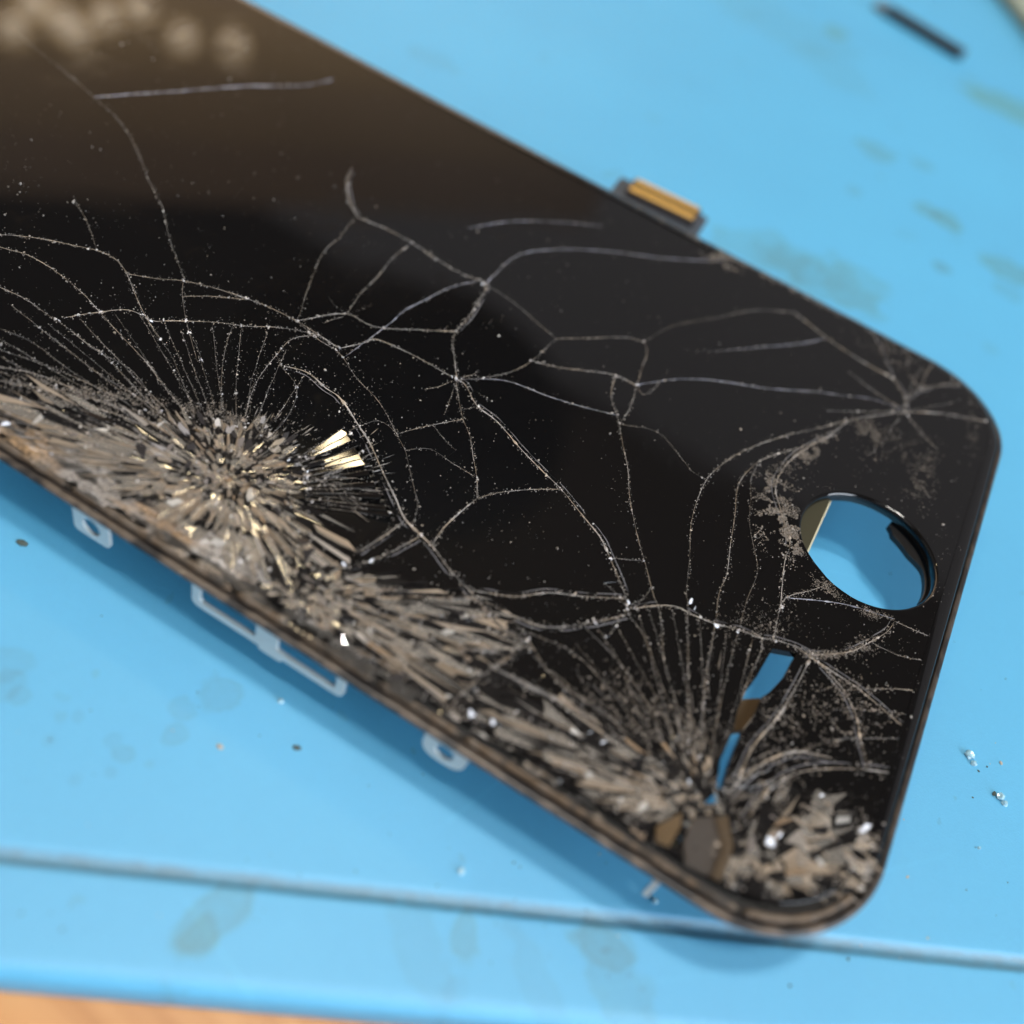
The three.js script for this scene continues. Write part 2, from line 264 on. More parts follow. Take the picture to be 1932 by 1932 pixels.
function wander(pts, step, amp) {                  // finer polyline with small natural wander
  const out = [];
  for (let i = 0; i + 1 < pts.length; i++) {
    const [a, b] = [pts[i], pts[i + 1]], L = Math.hypot(b[0] - a[0], b[1] - a[1]), n = Math.max(1, Math.round(L / step)), nx = -(b[1] - a[1]) / L, nz = (b[0] - a[0]) / L;
    for (let k = 0; k < n; k++) { const q = k / n, w = k ? (rnd() - .5) * 2 * amp * Math.min(1, L / 3) : 0; out.push([a[0] + (b[0] - a[0]) * q + nx * w, a[1] + (b[1] - a[1]) * q + nz * w]); }
  }
  out.push(pts[pts.length - 1]); return out;
}
const smooth = (pts) => { if (pts.length < 3) return pts; const c = new THREE.CatmullRomCurve3(pts.map(([x, z]) => new THREE.Vector3(x, 0, z)), false, 'centripetal'); return c.getPoints((pts.length - 1) * 4).map((p) => [p.x, p.z]); };
const cracks = CR.map(([kind, w, ...pts]) => ({ kind, w, pts: wander(smooth(pts.map(([a, b]) => at(a, b))), 1.0, kind === 't' ? .16 : .05) }));
// straight hairline rays of the three impacts
const fan = (cx, cy, r0, list, w) => { for (const [x, y] of list) { const L = Math.hypot(x - cx, y - cy), a = at(cx + (x - cx) * r0 / L, cy + (y - cy) * r0 / L), b = at(x, y); cracks.push({ kind: 'h', w: w * rr(.8, 1.4), pts: wander([a, [(a[0] + b[0]) / 2 + gauss() * .25, (a[1] + b[1]) / 2 + gauss() * .25], b], 1.2, .03) }); } };
fan(1330, 1500, 70, [[1000, 1330], [1040, 1265], [1085, 1215], [1128, 1185], [1160, 1175], [1205, 1160], [1225, 1150], [1268, 1150], [1320, 1168], [1372, 1188], [1420, 1205], [960, 1300]], .07);
fan(440, 900, 95, [[20, 575], [90, 610], [150, 600], [215, 590], [262, 590], [310, 610], [340, 620], [400, 612], [455, 620], [505, 625], [540, 660], [575, 705], [0, 640], [0, 672], [0, 700], [30, 720], [0, 735]], .07);
fan(1706, 775, 12, [[1600, 700], [1640, 860], [1770, 850], [1800, 760], [1740, 690], [1560, 775]], .09);
fan(620, 1180, 20, [[760, 1140], [820, 1190], [840, 1150], [740, 1240], [900, 1210], [700, 1120]], .2);
fan(862, 715, 8, [[800, 735], [905, 700], [840, 780], [930, 760]], .07); fan(655, 595, 8, [[620, 560], [700, 575], [610, 610]], .07); fan(1185, 1145, 6, [[1140, 1100], [1230, 1110], [1150, 1200]], .08);
// slats beside the lamp reflection: thin shards between the impact and the ring crack
const SL0 = [], SL1 = [];
for (let k = 0; k <= 15; k++) { const q = k / 15; SL0.push([565 + 20 * q + 6 * Math.sin(k * 2.3), 862 + 92 * q]); SL1.push([650 + 95 * Math.pow(q, .8), 806 + 172 * q]); }
for (let k = 0; k <= 15; k++) { const a = at(...SL0[k]), b = at(...SL1[k]); cracks.push({ kind: 'h', w: .05, pts: wander([a, b], .8, .04) }); }
cracks.push({ kind: 'h', w: .08, pts: wander(SL0.map((p) => at(...p)), 1, .05) });
const outer = loops[0];
const segs = [];                                   // [ax, az, bx, bz]
for (const L of loops) for (let i = 0; i < L.length; i++) { const a = L[i], b = L[(i + 1) % L.length]; if (Math.hypot(a[0] - b[0], a[1] - b[1]) > 1e-6) segs.push([...a, ...b]); }
for (const c of cracks) for (let i = 0; i + 1 < c.pts.length; i++) { const a = c.pts[i], b = c.pts[i + 1]; if (inPoly(a, outer) || inPoly(b, outer)) segs.push([...a, ...b]); }
// extend free crack ends a little so that they reach their neighbours
for (const c of cracks) for (const e of [0, 1]) {
  const P = e ? c.pts[c.pts.length - 1] : c.pts[0]; let best = null, bd = 1.3;
  for (const s of segs) { const dx = s[2] - s[0], dz = s[3] - s[1], q = clamp(((P[0] - s[0]) * dx + (P[1] - s[1]) * dz) / (dx * dx + dz * dz), 0, 1), X = [s[0] + dx * q, s[1] + dz * q], d = Math.hypot(X[0] - P[0], X[1] - P[1]); if (d > 1e-4 && d < bd && c.pts.every((o) => Math.hypot(o[0] - X[0], o[1] - X[1]) > .35 || o === P)) { bd = d; best = X; } }
  if (best && bd > .02) { const k = 1 + .03 / bd; segs.push([P[0], P[1], P[0] + (best[0] - P[0]) * k, P[1] + (best[1] - P[1]) * k]); }
}
const cutAt = segs.map(() => [0, 1]);
for (let i = 0; i < segs.length; i++) for (let j = i + 1; j < segs.length; j++) {
  const a = segs[i], b = segs[j];
  if (Math.max(a[0], a[2]) < Math.min(b[0], b[2]) || Math.max(b[0], b[2]) < Math.min(a[0], a[2]) || Math.max(a[1], a[3]) < Math.min(b[1], b[3]) || Math.max(b[1], b[3]) < Math.min(a[1], a[3])) continue;
  const ax = a[2] - a[0], az = a[3] - a[1], bx = b[2] - b[0], bz = b[3] - b[1], D = ax * bz - az * bx; if (Math.abs(D) < 1e-12) continue;
  const t = ((b[0] - a[0]) * bz - (b[1] - a[1]) * bx) / D, u = ((b[0] - a[0]) * az - (b[1] - a[1]) * ax) / D;
  if (t > -1e-6 && t < 1 + 1e-6 && u > -1e-6 && u < 1 + 1e-6) { cutAt[i].push(clamp(t, 0, 1)); cutAt[j].push(clamp(u, 0, 1)); }
}
const V = [], VK = new Map(), EDG = new Map();
const vid = (x, z) => { const k = Math.round(x * 40) + ',' + Math.round(z * 40); if (VK.has(k)) return VK.get(k); V.push([x, z]); VK.set(k, V.length - 1); return V.length - 1; };
const addE = (a, b) => { if (a !== b) EDG.set(a < b ? a + '_' + b : b + '_' + a, a < b ? [a, b] : [b, a]); };
segs.forEach((s, i) => { const c = cutAt[i].sort((p, q) => p - q); let last = -1; for (const t of c) { const v = vid(s[0] + (s[2] - s[0]) * t, s[1] + (s[3] - s[1]) * t); if (last >= 0) addE(last, v); last = v; } });
const adj = () => { const A = V.map(() => new Set()); for (const [a, b] of EDG.values()) { A[a].add(b); A[b].add(a); } return A; };
function prune() { const A = adj(), q = []; A.forEach((s, i) => { if (s.size === 1) q.push(i); }); while (q.length) { const v = q.pop(); if (A[v].size !== 1) continue; const w = [...A[v]][0]; A[v].clear(); A[w].delete(v); EDG.delete(v < w ? v + '_' + w : w + '_' + v); if (A[w].size === 1) q.push(w); } return A; }
for (let round = 0; round < 30; round++) {         // join islands of cracks to the rest by hairlines
  const A = prune(), comp = new Int32Array(V.length).fill(-1); let n = 0;
  for (let i = 0; i < V.length; i++) if (A[i].size && comp[i] < 0) { const st = [i]; comp[i] = n; while (st.length) { const v = st.pop(); for (const w of A[v]) if (comp[w] < 0) { comp[w] = n; st.push(w); } } n++; }
  if (n < 2) break;
  const main = comp[vid(...outer[0])], c = main === 0 ? 1 : 0, c2 = [...comp].filter((k) => k >= 0);
  const mine = [], rest = []; comp.forEach((k, i) => { if (k === c) mine.push(i); else if (k >= 0) rest.push(i); });
  let used = null;
  for (let two = 0; two < 2; two++) { let b = [1e9]; for (const i of mine) { if (used && Math.hypot(V[i][0] - V[used[0]][0], V[i][1] - V[used[0]][1]) < .8) continue; for (const j of rest) { if (used && j === used[1]) continue; const d = Math.hypot(V[i][0] - V[j][0], V[i][1] - V[j][1]); if (d < b[0]) b = [d, i, j]; } } if (b[0] < 1e8) { addE(b[1], b[2]); used = [b[1], b[2]]; } }
}
const A = prune();
const order = V.map((p, i) => [...A[i]].sort((a, b) => Math.atan2(V[a][1] - p[1], V[a][0] - p[0]) - Math.atan2(V[b][1] - p[1], V[b][0] - p[0])));
const seen = new Set(), faces = [];
for (const [a0, b0] of EDG.values()) for (const [a, b] of [[a0, b0], [b0, a0]]) {
  if (seen.has(a + '_' + b)) continue; const loop = []; let x = a, y = b, g = 0;
  do { seen.add(x + '_' + y); loop.push(x); const o = order[y], k = o.indexOf(x), nx = o[(k + 1) % o.length]; x = y; y = nx; } while (!(x === a && y === b) && ++g < 6000);
  let ar = 0; for (let i = 0; i < loop.length; i++) { const p = V[loop[i]], q = V[loop[(i + 1) % loop.length]]; ar += p[0] * q[1] - q[0] * p[1]; }
  faces.push({ loop, ar: ar / 2 });
}
const sgn = faces.reduce((m, f) => Math.abs(f.ar) > Math.abs(m.ar) ? f : m).ar > 0 ? -1 : 1;   // the unbounded face has the other sign
const shards = faces.filter((f) => f.ar * sgn > 0.01).map((f) => ({ pts: f.loop.map((i) => V[i]), ar: Math.abs(f.ar) }));
const holes = loops.slice(1);
const centroid = (P) => { let a = 0, x = 0, z = 0; for (let i = 0; i < P.length; i++) { const p = P[i], q = P[(i + 1) % P.length], c = p[0] * q[1] - q[0] * p[1]; a += c; x += (p[0] + q[0]) * c; z += (p[1] + q[1]) * c; } return [x / (3 * a), z / (3 * a)]; };

// ------------------------------------------------------------------ the broken screen
const phone = thing('phone_screen', 'shattered black phone screen with a round button hole, lying raised over the blue mat', 'phone screen');
const smear = dataTex(512, (u, v) => { const n = fbm(u * 6, v * 9, 4), s = fbm(u * 40 + n * 4, v * 7, 3), k = .030 + .05 * sstep(.5, .8, n) + .04 * sstep(.55, .8, s); return [k * 4, k * 4, k * 4]; });
const M = {
  glass: new THREE.MeshPhysicalMaterial({ color: new THREE.Color().setRGB(.0035, .0034, .0036), roughness: .25, roughnessMap: smear, ior: 1.52 }),
  frame: mat(.012, .011, .011, .38), lcd: mat(.030, .027, .012, .5), film: mat(.33, .30, .08, .45), steel: mat(.55, .60, .60, .45, { metalness: .15 }),
  dust: new THREE.MeshPhysicalMaterial({ vertexColors: true, roughness: .8 }), crush: new THREE.MeshPhysicalMaterial({ vertexColors: true, roughness: .4 }),
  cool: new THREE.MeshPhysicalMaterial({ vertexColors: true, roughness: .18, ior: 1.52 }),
};
const cover = new THREE.Group(); cover.name = 'cover_glass'; phone.add(cover);
function mirrored(px, py, dist) { const [x, z] = at(px, py), d = new THREE.Vector3(x, H, z).sub(CAM).normalize(); return new THREE.Vector3(x + d.x * dist, H - d.y * dist, z + d.z * dist); }   // a point in the room ABOVE the table, on the ray that flat glass at that spot mirrors; the lamps and an added dark body stand there
const lampSpot = mirrored(505, 1015, 1250);        // the warm bulb the slats mirror (mm)
const inLoops = (p) => holes.some((h) => inPoly(p, h));
const slatPoly = [...SL0, ...SL1.slice().reverse()].map((p) => at(...p));
let nShard = 0;
const lowEdge = (x, z) => -z - V0;                 // distance from the lower edge
for (const s of shards) {
  const c = centroid(s.pts); let probe = c;
  if (!inPoly(c, s.pts)) { for (let k = 0; k < s.pts.length; k++) { const a = s.pts[k], b = s.pts[(k + 2) % s.pts.length], m = [(a[0] + b[0]) / 2, (a[1] + b[1]) / 2]; if (inPoly(m, s.pts)) { probe = m; break; } } }
  if (inLoops(probe) || s.ar < .03) continue;
  const slat = inPoly(c, slatPoly) && s.ar < 4, sq = slat ? .80 : 1;
  const sh = new THREE.Shape(s.pts.map(([x, z]) => new THREE.Vector2((x - c[0]) * (slat ? .92 : 1), -(z - c[1]) * sq)));
  const g = new THREE.ExtrudeGeometry(sh, { depth: .58, bevelEnabled: true, bevelThickness: .02, bevelSize: .025, bevelOffset: -.03, bevelSegments: 1, curveSegments: 1 });
  g.rotateX(-Math.PI / 2); g.translate(0, -.60, 0);
  const p = g.attributes.position, uv = g.attributes.uv;
  for (let i = 0; i < p.count; i++) uv.setXY(i, (p.getX(i) + c[0]) / 30, (p.getZ(i) + c[1]) / 30);
  const size = Math.sqrt(s.ar);
  const m = mesh('glass_shard', g, M.glass, cover); nShard++;
  m.position.set(c[0] * MM, (H - rr(0, .015)) * MM, c[1] * MM);
  const tl = clamp(1.3 / (size + .4), .16, 1.8) * Math.PI / 180;
  if (slat) {
    const P = new THREE.Vector3(c[0], H, c[1]), n = CAM.clone().sub(P).normalize().add(lampSpot.clone().sub(P).normalize()).normalize();
    const low = sstep(-14.8, -13.4, c[1]) * (.5 + .9 * rnd()); n.x += gauss() * .010 - .08 * low; n.z += gauss() * .010 + .06 * low; m.quaternion.setFromUnitVectors(new THREE.Vector3(0, 1, 0), n.normalize());
  } else m.rotation.set(gauss() * tl, 0, gauss() * tl);
}
console.log('shards', nShard, 'faces', faces.length);

// seams: powdered glass standing in each crack
const tan = [.43, .345, .26], grey = [.40, .375, .36], cool = [.34, .35, .44], rust = [.36, .20, .075], white = [.62, .60, .58];  // cool: bluish window reflection painted into the seam colour
const mixc = (a, b, t) => [a[0] + (b[0] - a[0]) * t, a[1] + (b[1] - a[1]) * t, a[2] + (b[2] - a[2]) * t];
const chipSpots = [];                              // places for dust chips, gathered along the seams
let ci = 0;
for (const c of cracks) {
  ci++;
  const P0 = c.pts, pts = []; const step = .14;
  for (let i = 0; i + 1 < P0.length; i++) { const L = Math.hypot(P0[i + 1][0] - P0[i][0], P0[i + 1][1] - P0[i][1]), n = Math.max(1, Math.round(L / step)); for (let k = 0; k < n; k++) pts.push([P0[i][0] + (P0[i + 1][0] - P0[i][0]) * k / n, P0[i][1] + (P0[i + 1][1] - P0[i][1]) * k / n]); }
  pts.push(P0[P0.length - 1]);
  const pos = [], idx = [], col = []; let prev = false, s = 0;
  const base = c.kind === 't' ? .0 : 0;
  for (let i = 0; i < pts.length; i++) {
    const a = pts[Math.max(0, i - 1)], b = pts[Math.min(pts.length - 1, i + 1)], L = Math.hypot(b[0] - a[0], b[1] - a[1]) || 1, nx = -(b[1] - a[1]) / L, nz = (b[0] - a[0]) / L; s += step;
    const [x, z] = pts[i]; const n1 = fbm(s * 1.1 + ci * 31, ci * 7.3, 3), n2 = vn(s * 5 + ci * 13, ci * 3.1);
    const on = inPoly([x, z], outer) && !inLoops([x, z]);
    const gate = c.kind === 'h' ? sstep(.30, .62, n1) : c.kind === 'c' ? sstep(.18, .5, n1) : sstep(.12, .42, n1);
    const core = c.w * (c.kind === 't' ? .55 : c.kind === 'h' ? .42 : c.kind === 'c' ? .5 : .30), burst = sstep(.74, .80, vn(s * 1.7 + ci * 19, 6.6)) * c.w * (c.kind === 'h' ? .35 : .75) * n2;
    let w = (core * (.3 + .95 * vn(s * .8 + ci * 13, ci * 3.1)) + burst) * (.15 + .85 * gate); w = Math.max(w, .022);
    w *= sstep(-1, 5, i) * sstep(-1, 5, pts.length - 1 - i);
    const hgt = clamp(w * .38, .02, .3) * (.6 + .8 * n2), off = (n2 - .5) * w * .5;
    let k = mixc(tan, grey, sstep(.35, .65, fbm(s * .5 + ci, 9.1, 2)));
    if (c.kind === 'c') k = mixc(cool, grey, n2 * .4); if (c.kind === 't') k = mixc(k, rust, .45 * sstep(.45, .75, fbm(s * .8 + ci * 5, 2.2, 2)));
    const bright = (c.kind === 'h' ? .62 : c.kind === 't' ? .5 : 1.15) * (.2 + 1.05 * vn(s * 2.3 + ci * 17, 5.5)) * (.25 + 1.0 * vn(s * .35 + ci * 7, 8.8));
    k = k.map((q) => q * bright);
    const q = pos.length / 3;
    pos.push(x + nx * (w / 2), H - .012, z + nz * (w / 2), x + nx * off, H + hgt, z + nz * off, x - nx * (w / 2), H - .012, z - nz * (w / 2));
    col.push(...k, ...k, ...k);
    if (prev && on) idx.push(q - 3, q - 2, q, q - 2, q + 1, q, q - 2, q - 1, q + 1, q - 1, q + 2, q + 1);
    prev = on;
    if (on) { const dens = (c.kind === 't' ? 2.4 : c.kind === 'd' ? 1.3 : .14) * (.3 + gate); for (let m = 0; m < dens * 1.0; m++) if (rnd() < .8) chipSpots.push([x + gauss() * (c.w * .6 + .12), z + gauss() * (c.w * .6 + .12), rr(.010, .036) * (1 + c.w * 1.1) * (rnd() < .04 ? 2.2 : 1), c.kind]); }
  }
  if (!idx.length) continue;
  const g = bufGeo(pos, idx, null, col);
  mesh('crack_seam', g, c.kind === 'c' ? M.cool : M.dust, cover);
  // painted reflection of the crack on the display below: a second, fainter line
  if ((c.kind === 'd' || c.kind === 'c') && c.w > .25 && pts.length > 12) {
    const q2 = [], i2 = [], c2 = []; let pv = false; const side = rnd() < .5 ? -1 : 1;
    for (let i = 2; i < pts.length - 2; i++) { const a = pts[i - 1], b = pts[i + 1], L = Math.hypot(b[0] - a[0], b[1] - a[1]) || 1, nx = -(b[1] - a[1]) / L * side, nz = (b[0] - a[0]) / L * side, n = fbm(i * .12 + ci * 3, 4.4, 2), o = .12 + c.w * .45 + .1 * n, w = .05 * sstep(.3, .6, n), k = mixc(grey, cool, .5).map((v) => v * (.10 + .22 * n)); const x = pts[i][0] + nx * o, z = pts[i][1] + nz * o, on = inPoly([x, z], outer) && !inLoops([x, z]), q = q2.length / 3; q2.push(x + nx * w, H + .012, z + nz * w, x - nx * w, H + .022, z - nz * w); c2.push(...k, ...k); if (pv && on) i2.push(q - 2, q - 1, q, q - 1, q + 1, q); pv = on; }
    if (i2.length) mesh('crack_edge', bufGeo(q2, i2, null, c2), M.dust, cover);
  }
}

// glass rim: the rounded edge of the cover glass along the far long side, the short end and both corners
function sweep(path, prof, closed) {               // prof: [inset-from-outline outward offset, y]
  const n = path.length, m = prof.length, pos = [], idx = [];
  for (let i = 0; i < n; i++) { const a = path[closed ? (i + n - 1) % n : Math.max(0, i - 1)], b = path[closed ? (i + 1) % n : Math.min(n - 1, i + 1)], L = Math.hypot(b[0] - a[0], b[1] - a[1]) || 1, nx = (b[1] - a[1]) / L, nz = -(b[0] - a[0]) / L; for (const [o, y] of prof) pos.push(path[i][0] + nx * o, y, path[i][1] + nz * o); }
  for (let i = 0; i < (closed ? n : n - 1); i++) for (let j = 0; j < m - 1; j++) { const a = i * m + j, b = ((i + 1) % n) * m + j; idx.push(a, a + 1, b, a + 1, b + 1, b); }
  return [pos, idx];
}
const dense = (L, closed, step) => { const o = []; for (let i = 0; i < L.length - (closed ? 0 : 1); i++) { const a = L[i], b = L[(i + 1) % L.length], d = Math.hypot(b[0] - a[0], b[1] - a[1]), n = Math.max(1, Math.round(d / step)); for (let k = 0; k < n; k++) o.push([a[0] + (b[0] - a[0]) * k / n, a[1] + (b[1] - a[1]) * k / n]); } if (!closed) o.push(L[L.length - 1]); return o; };
// outward direction test for the sweep normal
const base0 = dense(outline(0, 20), true, 2);
const outSign = (() => { const [p] = sweep(base0, [[1, 0]], true); return inPoly([p[0], p[2]], base0) ? -1 : 1; })();
const flip = (prof) => prof.map(([o, y]) => [o * outSign, y]);
function vary(pos, fn) { for (let i = 0; i < pos.length; i += 3) fn(pos, i); return pos; }
{ // frame ring (black plastic with grit on its upper lip)
  const prof = flip([[-1.15, H - .82], [-.05, H - .82], [0, H - .76], [0, H - .62], [-.06, H - .5], [-.22, H - .42], [-.42, H - .40], [-.50, H - .55], [-.52, H - .70], [-1.15, H - .72], [-1.15, H - .82]]);
  const [pos, idx] = sweep(dense(outline(0, 20), true, .35), prof, true), col = [];
  for (let i = 0; i < pos.length; i += 3) { const x = pos[i], z = pos[i + 2], low = lowEdge(x, z) < 3.5 ? 1 : .35, n = fbm(x * .9, z * .9 + 40, 4), j = i / 3 % prof.length, top = j >= 3 && j <= 6 ? 1 : .35, gr = sstep(.40, .62, n) * low * top; pos[i + 1] += (n - .5) * .12 * low * top; col.push(...mixc([.014, .012, .012], mixc([.10, .072, .05], [.13, .105, .085], vn(x * 4, z * 4)), gr * .9)); }
  const g = bufGeo(pos, idx, null, col); mesh('frame', g, new THREE.MeshPhysicalMaterial({ vertexColors: true, roughness: .45, side: THREE.DoubleSide }), phone);
}
{ // rounded glass edge, open along the crushed lower side
  const full = dense(outline(0, 24), true, .4).filter(([x, z]) => true);
  const keep = full.map(([x, z]) => lowEdge(x, z) > 3.0 && !(x > -6 && lowEdge(x, z) < 6.5));
  let start = keep.findIndex((k, i) => k && !keep[(i + full.length - 1) % full.length]); const path = []; for (let k = 0; k < full.length; k++) { const i = (start + k) % full.length; if (keep[i]) path.push(full[i]); }
  const prof = [[-.60, H - .62]]; for (let k = 0; k <= 9; k++) { const a = k / 9 * Math.PI / 2; prof.push([-.56 - (1 - Math.cos(a)) * 0 - 1.22 * (1 - Math.cos(Math.PI / 2 - a)) , H - .50 + .50 * Math.sin(a) * 1]); }
  prof.length = 1; for (let k = 0; k <= 10; k++) { const a = k / 10 * Math.PI / 2; prof.push([-.55 - 1.20 * (1 - Math.cos(a)), H - .52 + .515 * Math.sin(a)]); }
  const [pos, idx] = sweep(path, flip(prof), false);
  mesh('glass_edge', bufGeo(pos, idx), M.glass2 = new THREE.MeshPhysicalMaterial({ color: new THREE.Color().setRGB(.0035, .0034, .0036), roughness: .05, ior: 1.52, side: THREE.DoubleSide }), cover);
}
{ // display module under the glass, its layered edge shows through the button hole and the slit
  const u0 = 12.6, sh = (x0, x1, z0, z1, y0, y1) => { const g = new THREE.BoxGeometry(x1 - x0, y1 - y0, z1 - z0); g.translate((x0 + x1) / 2, (y0 + y1) / 2, (z0 + z1) / 2); return g; };
  const lcd = mesh('display_module', sh(-U1 + 3, -u0 - .15, -V1 + 1.9, -V0 - 2.6, H - 2.0, H - .63), M.lcd, phone);
  mesh('backlight_film', sh(-u0 - 1.5, -u0, -V1 + 2, -V0 - 2.8, H - 1.55, H - 1.25), M.film, phone);
  mesh('film_edge', sh(-u0 - 1.5, -u0 + .06, -V1 + 2, -V0 - 2.8, H - 1.20, H - 1.05), mat(.5, .47, .33, .5), phone);
  mesh('shield_plate', sh(-U1 + 6, -u0 - .6, -V1 + 3, -V0 - 3.4, H - 2.35, H - 2.02), mat(.78, .79, .80, .35, { metalness: .6 }), phone);
  const comp = mesh('speaker_block', new RoundedBoxGeometry(46, 5.1, 40, 3, .6).translate(-88, 2.56, -34), M.frame, phone);
  mesh('bracket', new RoundedBoxGeometry(7, 3.0, 7, 2, .3).translate(-56, 3.7, -56), M.steel, phone);
  mesh('flex_fold', new RoundedBoxGeometry(30, 2.2, 12, 2, .5).translate(-62, 4.1, -44), mat(.16, .09, .03, .5), phone);
}
{ // lining of the button hole: bevelled glass wall and the black bracket below its far rim
  const prof = [[0, -.0], [.10, -.03], [.20, -.12], [.26, -.30], [.28, -.9], [.10, -1.0], [.05, -.6]];
  const pos = [], idx = [], n = 84, m = prof.length, a0 = 150 * Math.PI / 180, a1 = (360 + 88) * Math.PI / 180;
  for (let i = 0; i <= n; i++) { const a = a0 + (a1 - a0) * i / n; for (const [d, y] of prof) { const r = HR + .06 - d; pos.push(HC[0] + Math.cos(a) * r, H + y, HC[1] + Math.sin(a) * r); } }
  for (let i = 0; i < n; i++) for (let j = 0; j < m - 1; j++) { const a = i * m + j, b = a + m; idx.push(a, b, a + 1, a + 1, b, b + 1); }
  mesh('button_ring', bufGeo(pos, idx), M.glass2, cover);
  const s = new THREE.Shape(); const P = []; for (let k = 0; k <= 20; k++) { const a = (-78 + k / 20 * 88) * Math.PI / 180; P.push([HC[0] + Math.cos(a) * 7.2, HC[1] + Math.sin(a) * 7.2]); } for (let k = 20; k >= 0; k--) { const q = k / 20, a = (-78 + q * 88) * Math.PI / 180, r = 5.75 - .75 * sstep(0, .12, q) * (1 - sstep(.35, .6, q)); P.push([HC[0] + Math.cos(a) * r, HC[1] + Math.sin(a) * r]); }
  P.forEach(([x, z], i) => i ? s.lineTo(x, -z) : s.moveTo(x, -z));
  mesh('button_bracket', new THREE.ExtrudeGeometry(s, { depth: .5, bevelEnabled: true, bevelSize: .05, bevelThickness: .05, bevelSegments: 1 }).rotateX(-Math.PI / 2).translate(0, H - 1.9, 0), M.frame, phone);
}
{ // metal clips hanging from the lower edge
  const plate = (u0, u1, top, bot, r, holesFn, z) => {
    const s = new THREE.Shape(), w = u1 - u0; s.moveTo(0, top); s.lineTo(0, bot + r); s.quadraticCurveTo(0, bot, r, bot); s.lineTo(w - r, bot); s.quadraticCurveTo(w, bot, w, bot + r); s.lineTo(w, top); s.closePath(); holesFn(s, w);
    return new THREE.ExtrudeGeometry(s, { depth: .22, bevelEnabled: true, bevelSize: .03, bevelThickness: .03, bevelSegments: 2, curveSegments: 20 }).translate(-u1, 0, z);
  };
  const ring = (cx, cy, rx, ry) => { const p = new THREE.Path(); p.absellipse(cx, cy, rx, ry, 0, Math.PI * 2); return p; };
  const slot = (x0, x1, y0, y1, r) => { const p = new THREE.Path(); p.moveTo(x0 + r, y0); p.lineTo(x1 - r, y0); p.quadraticCurveTo(x1, y0, x1, y0 + r); p.lineTo(x1, y1 - r); p.quadraticCurveTo(x1, y1, x1 - r, y1); p.lineTo(x0 + r, y1); p.quadraticCurveTo(x0, y1, x0, y1 - r); p.lineTo(x0, y0 + r); p.quadraticCurveTo(x0, y0, x0 + r, y0); return p; };
  const z = -1.15;
  mesh('clip', plate(55.3, 58.4, 6.6, 3.6, .5, (s, w) => s.holes.push(ring(w / 2, 4.85, .78, .80)), z), M.steel, phone);
  mesh('clip', plate(35.8, 48.2, 6.6, 3.65, .7, (s, w) => { s.holes.push(slot(.62, 5.3, 4.3, 5.9, .4), slot(7.0, w - .62, 4.3, 5.9, .4)); }, z), M.steel, phone);
  mesh('clip_tab', plate(40.7, 42.6, 4.4, 3.3, .3, () => {}, z + .02), M.steel, phone);
  mesh('clip', plate(26.4, 29.6, 6.6, 3.65, 1.4, (s, w) => s.holes.push(ring(w / 2, 5.0, .75, .75)), z), M.steel, phone);
  mesh('clip', plate(12.4, 12.75, 6.4, 3.4, .1, () => {}, z), M.steel, phone);
  mesh('clip', plate(71, 74, 6.4, 3.75, .5, (s, w) => s.holes.push(ring(w / 2, 5.05, .78, .8)), z), M.steel, phone);
}
{ // flex connector sticking out beyond the far long side
  const c0 = at(1160, 345, 4.6), c1 = at(1328, 425, 4.6), cx = (c0[0] + c1[0]) / 2, cz = (c0[1] + c1[1]) / 2, L = Math.hypot(c1[0] - c0[0], c1[1] - c0[1]), ang = -Math.atan2(c1[1] - c0[1], c1[0] - c0[0]);
  const con = new THREE.Group(); con.name = 'flex_connector'; con.position.set(cx * MM, 0, cz * MM); con.rotation.y = ang; phone.add(con);
  mesh('stiffener', new RoundedBoxGeometry(L, .5, 5.2, 2, .15).translate(0, 4.0, 0), mat(.05, .06, .075, .4), con);
  mesh('connector_body', new RoundedBoxGeometry(L * .76, 1.0, 3.2, 2, .15).translate(.3, 4.65, -.5), mat(.035, .025, .02, .35), con);
  for (const rz of [-1.75, .75]) mesh('contact_rail', new RoundedBoxGeometry(L * .70, .25, .35, 1, .08).translate(.3, 5.15, rz), mat(.75, .42, .09, .35, { metalness: .3 }), con);
  for (let k = 0; k < 22; k++) for (const rz of [-1.35, .1]) { const x = .3 + (k / 21 - .5) * L * .68; mesh('contact_pin', new THREE.BoxGeometry(.16, .28, 1.0).translate(x, 5.12, rz), pinMat(), con); }
  mesh('flex_cable', new RoundedBoxGeometry(L * .7, .18, 9, 1, .05).translate(-.5, 3.85, 5.2), mat(.16, .09, .03, .5), con);
}
function pinMat() { return pinMat.m ??= mat(.80, .46, .10, .3, { metalness: .3 }); }

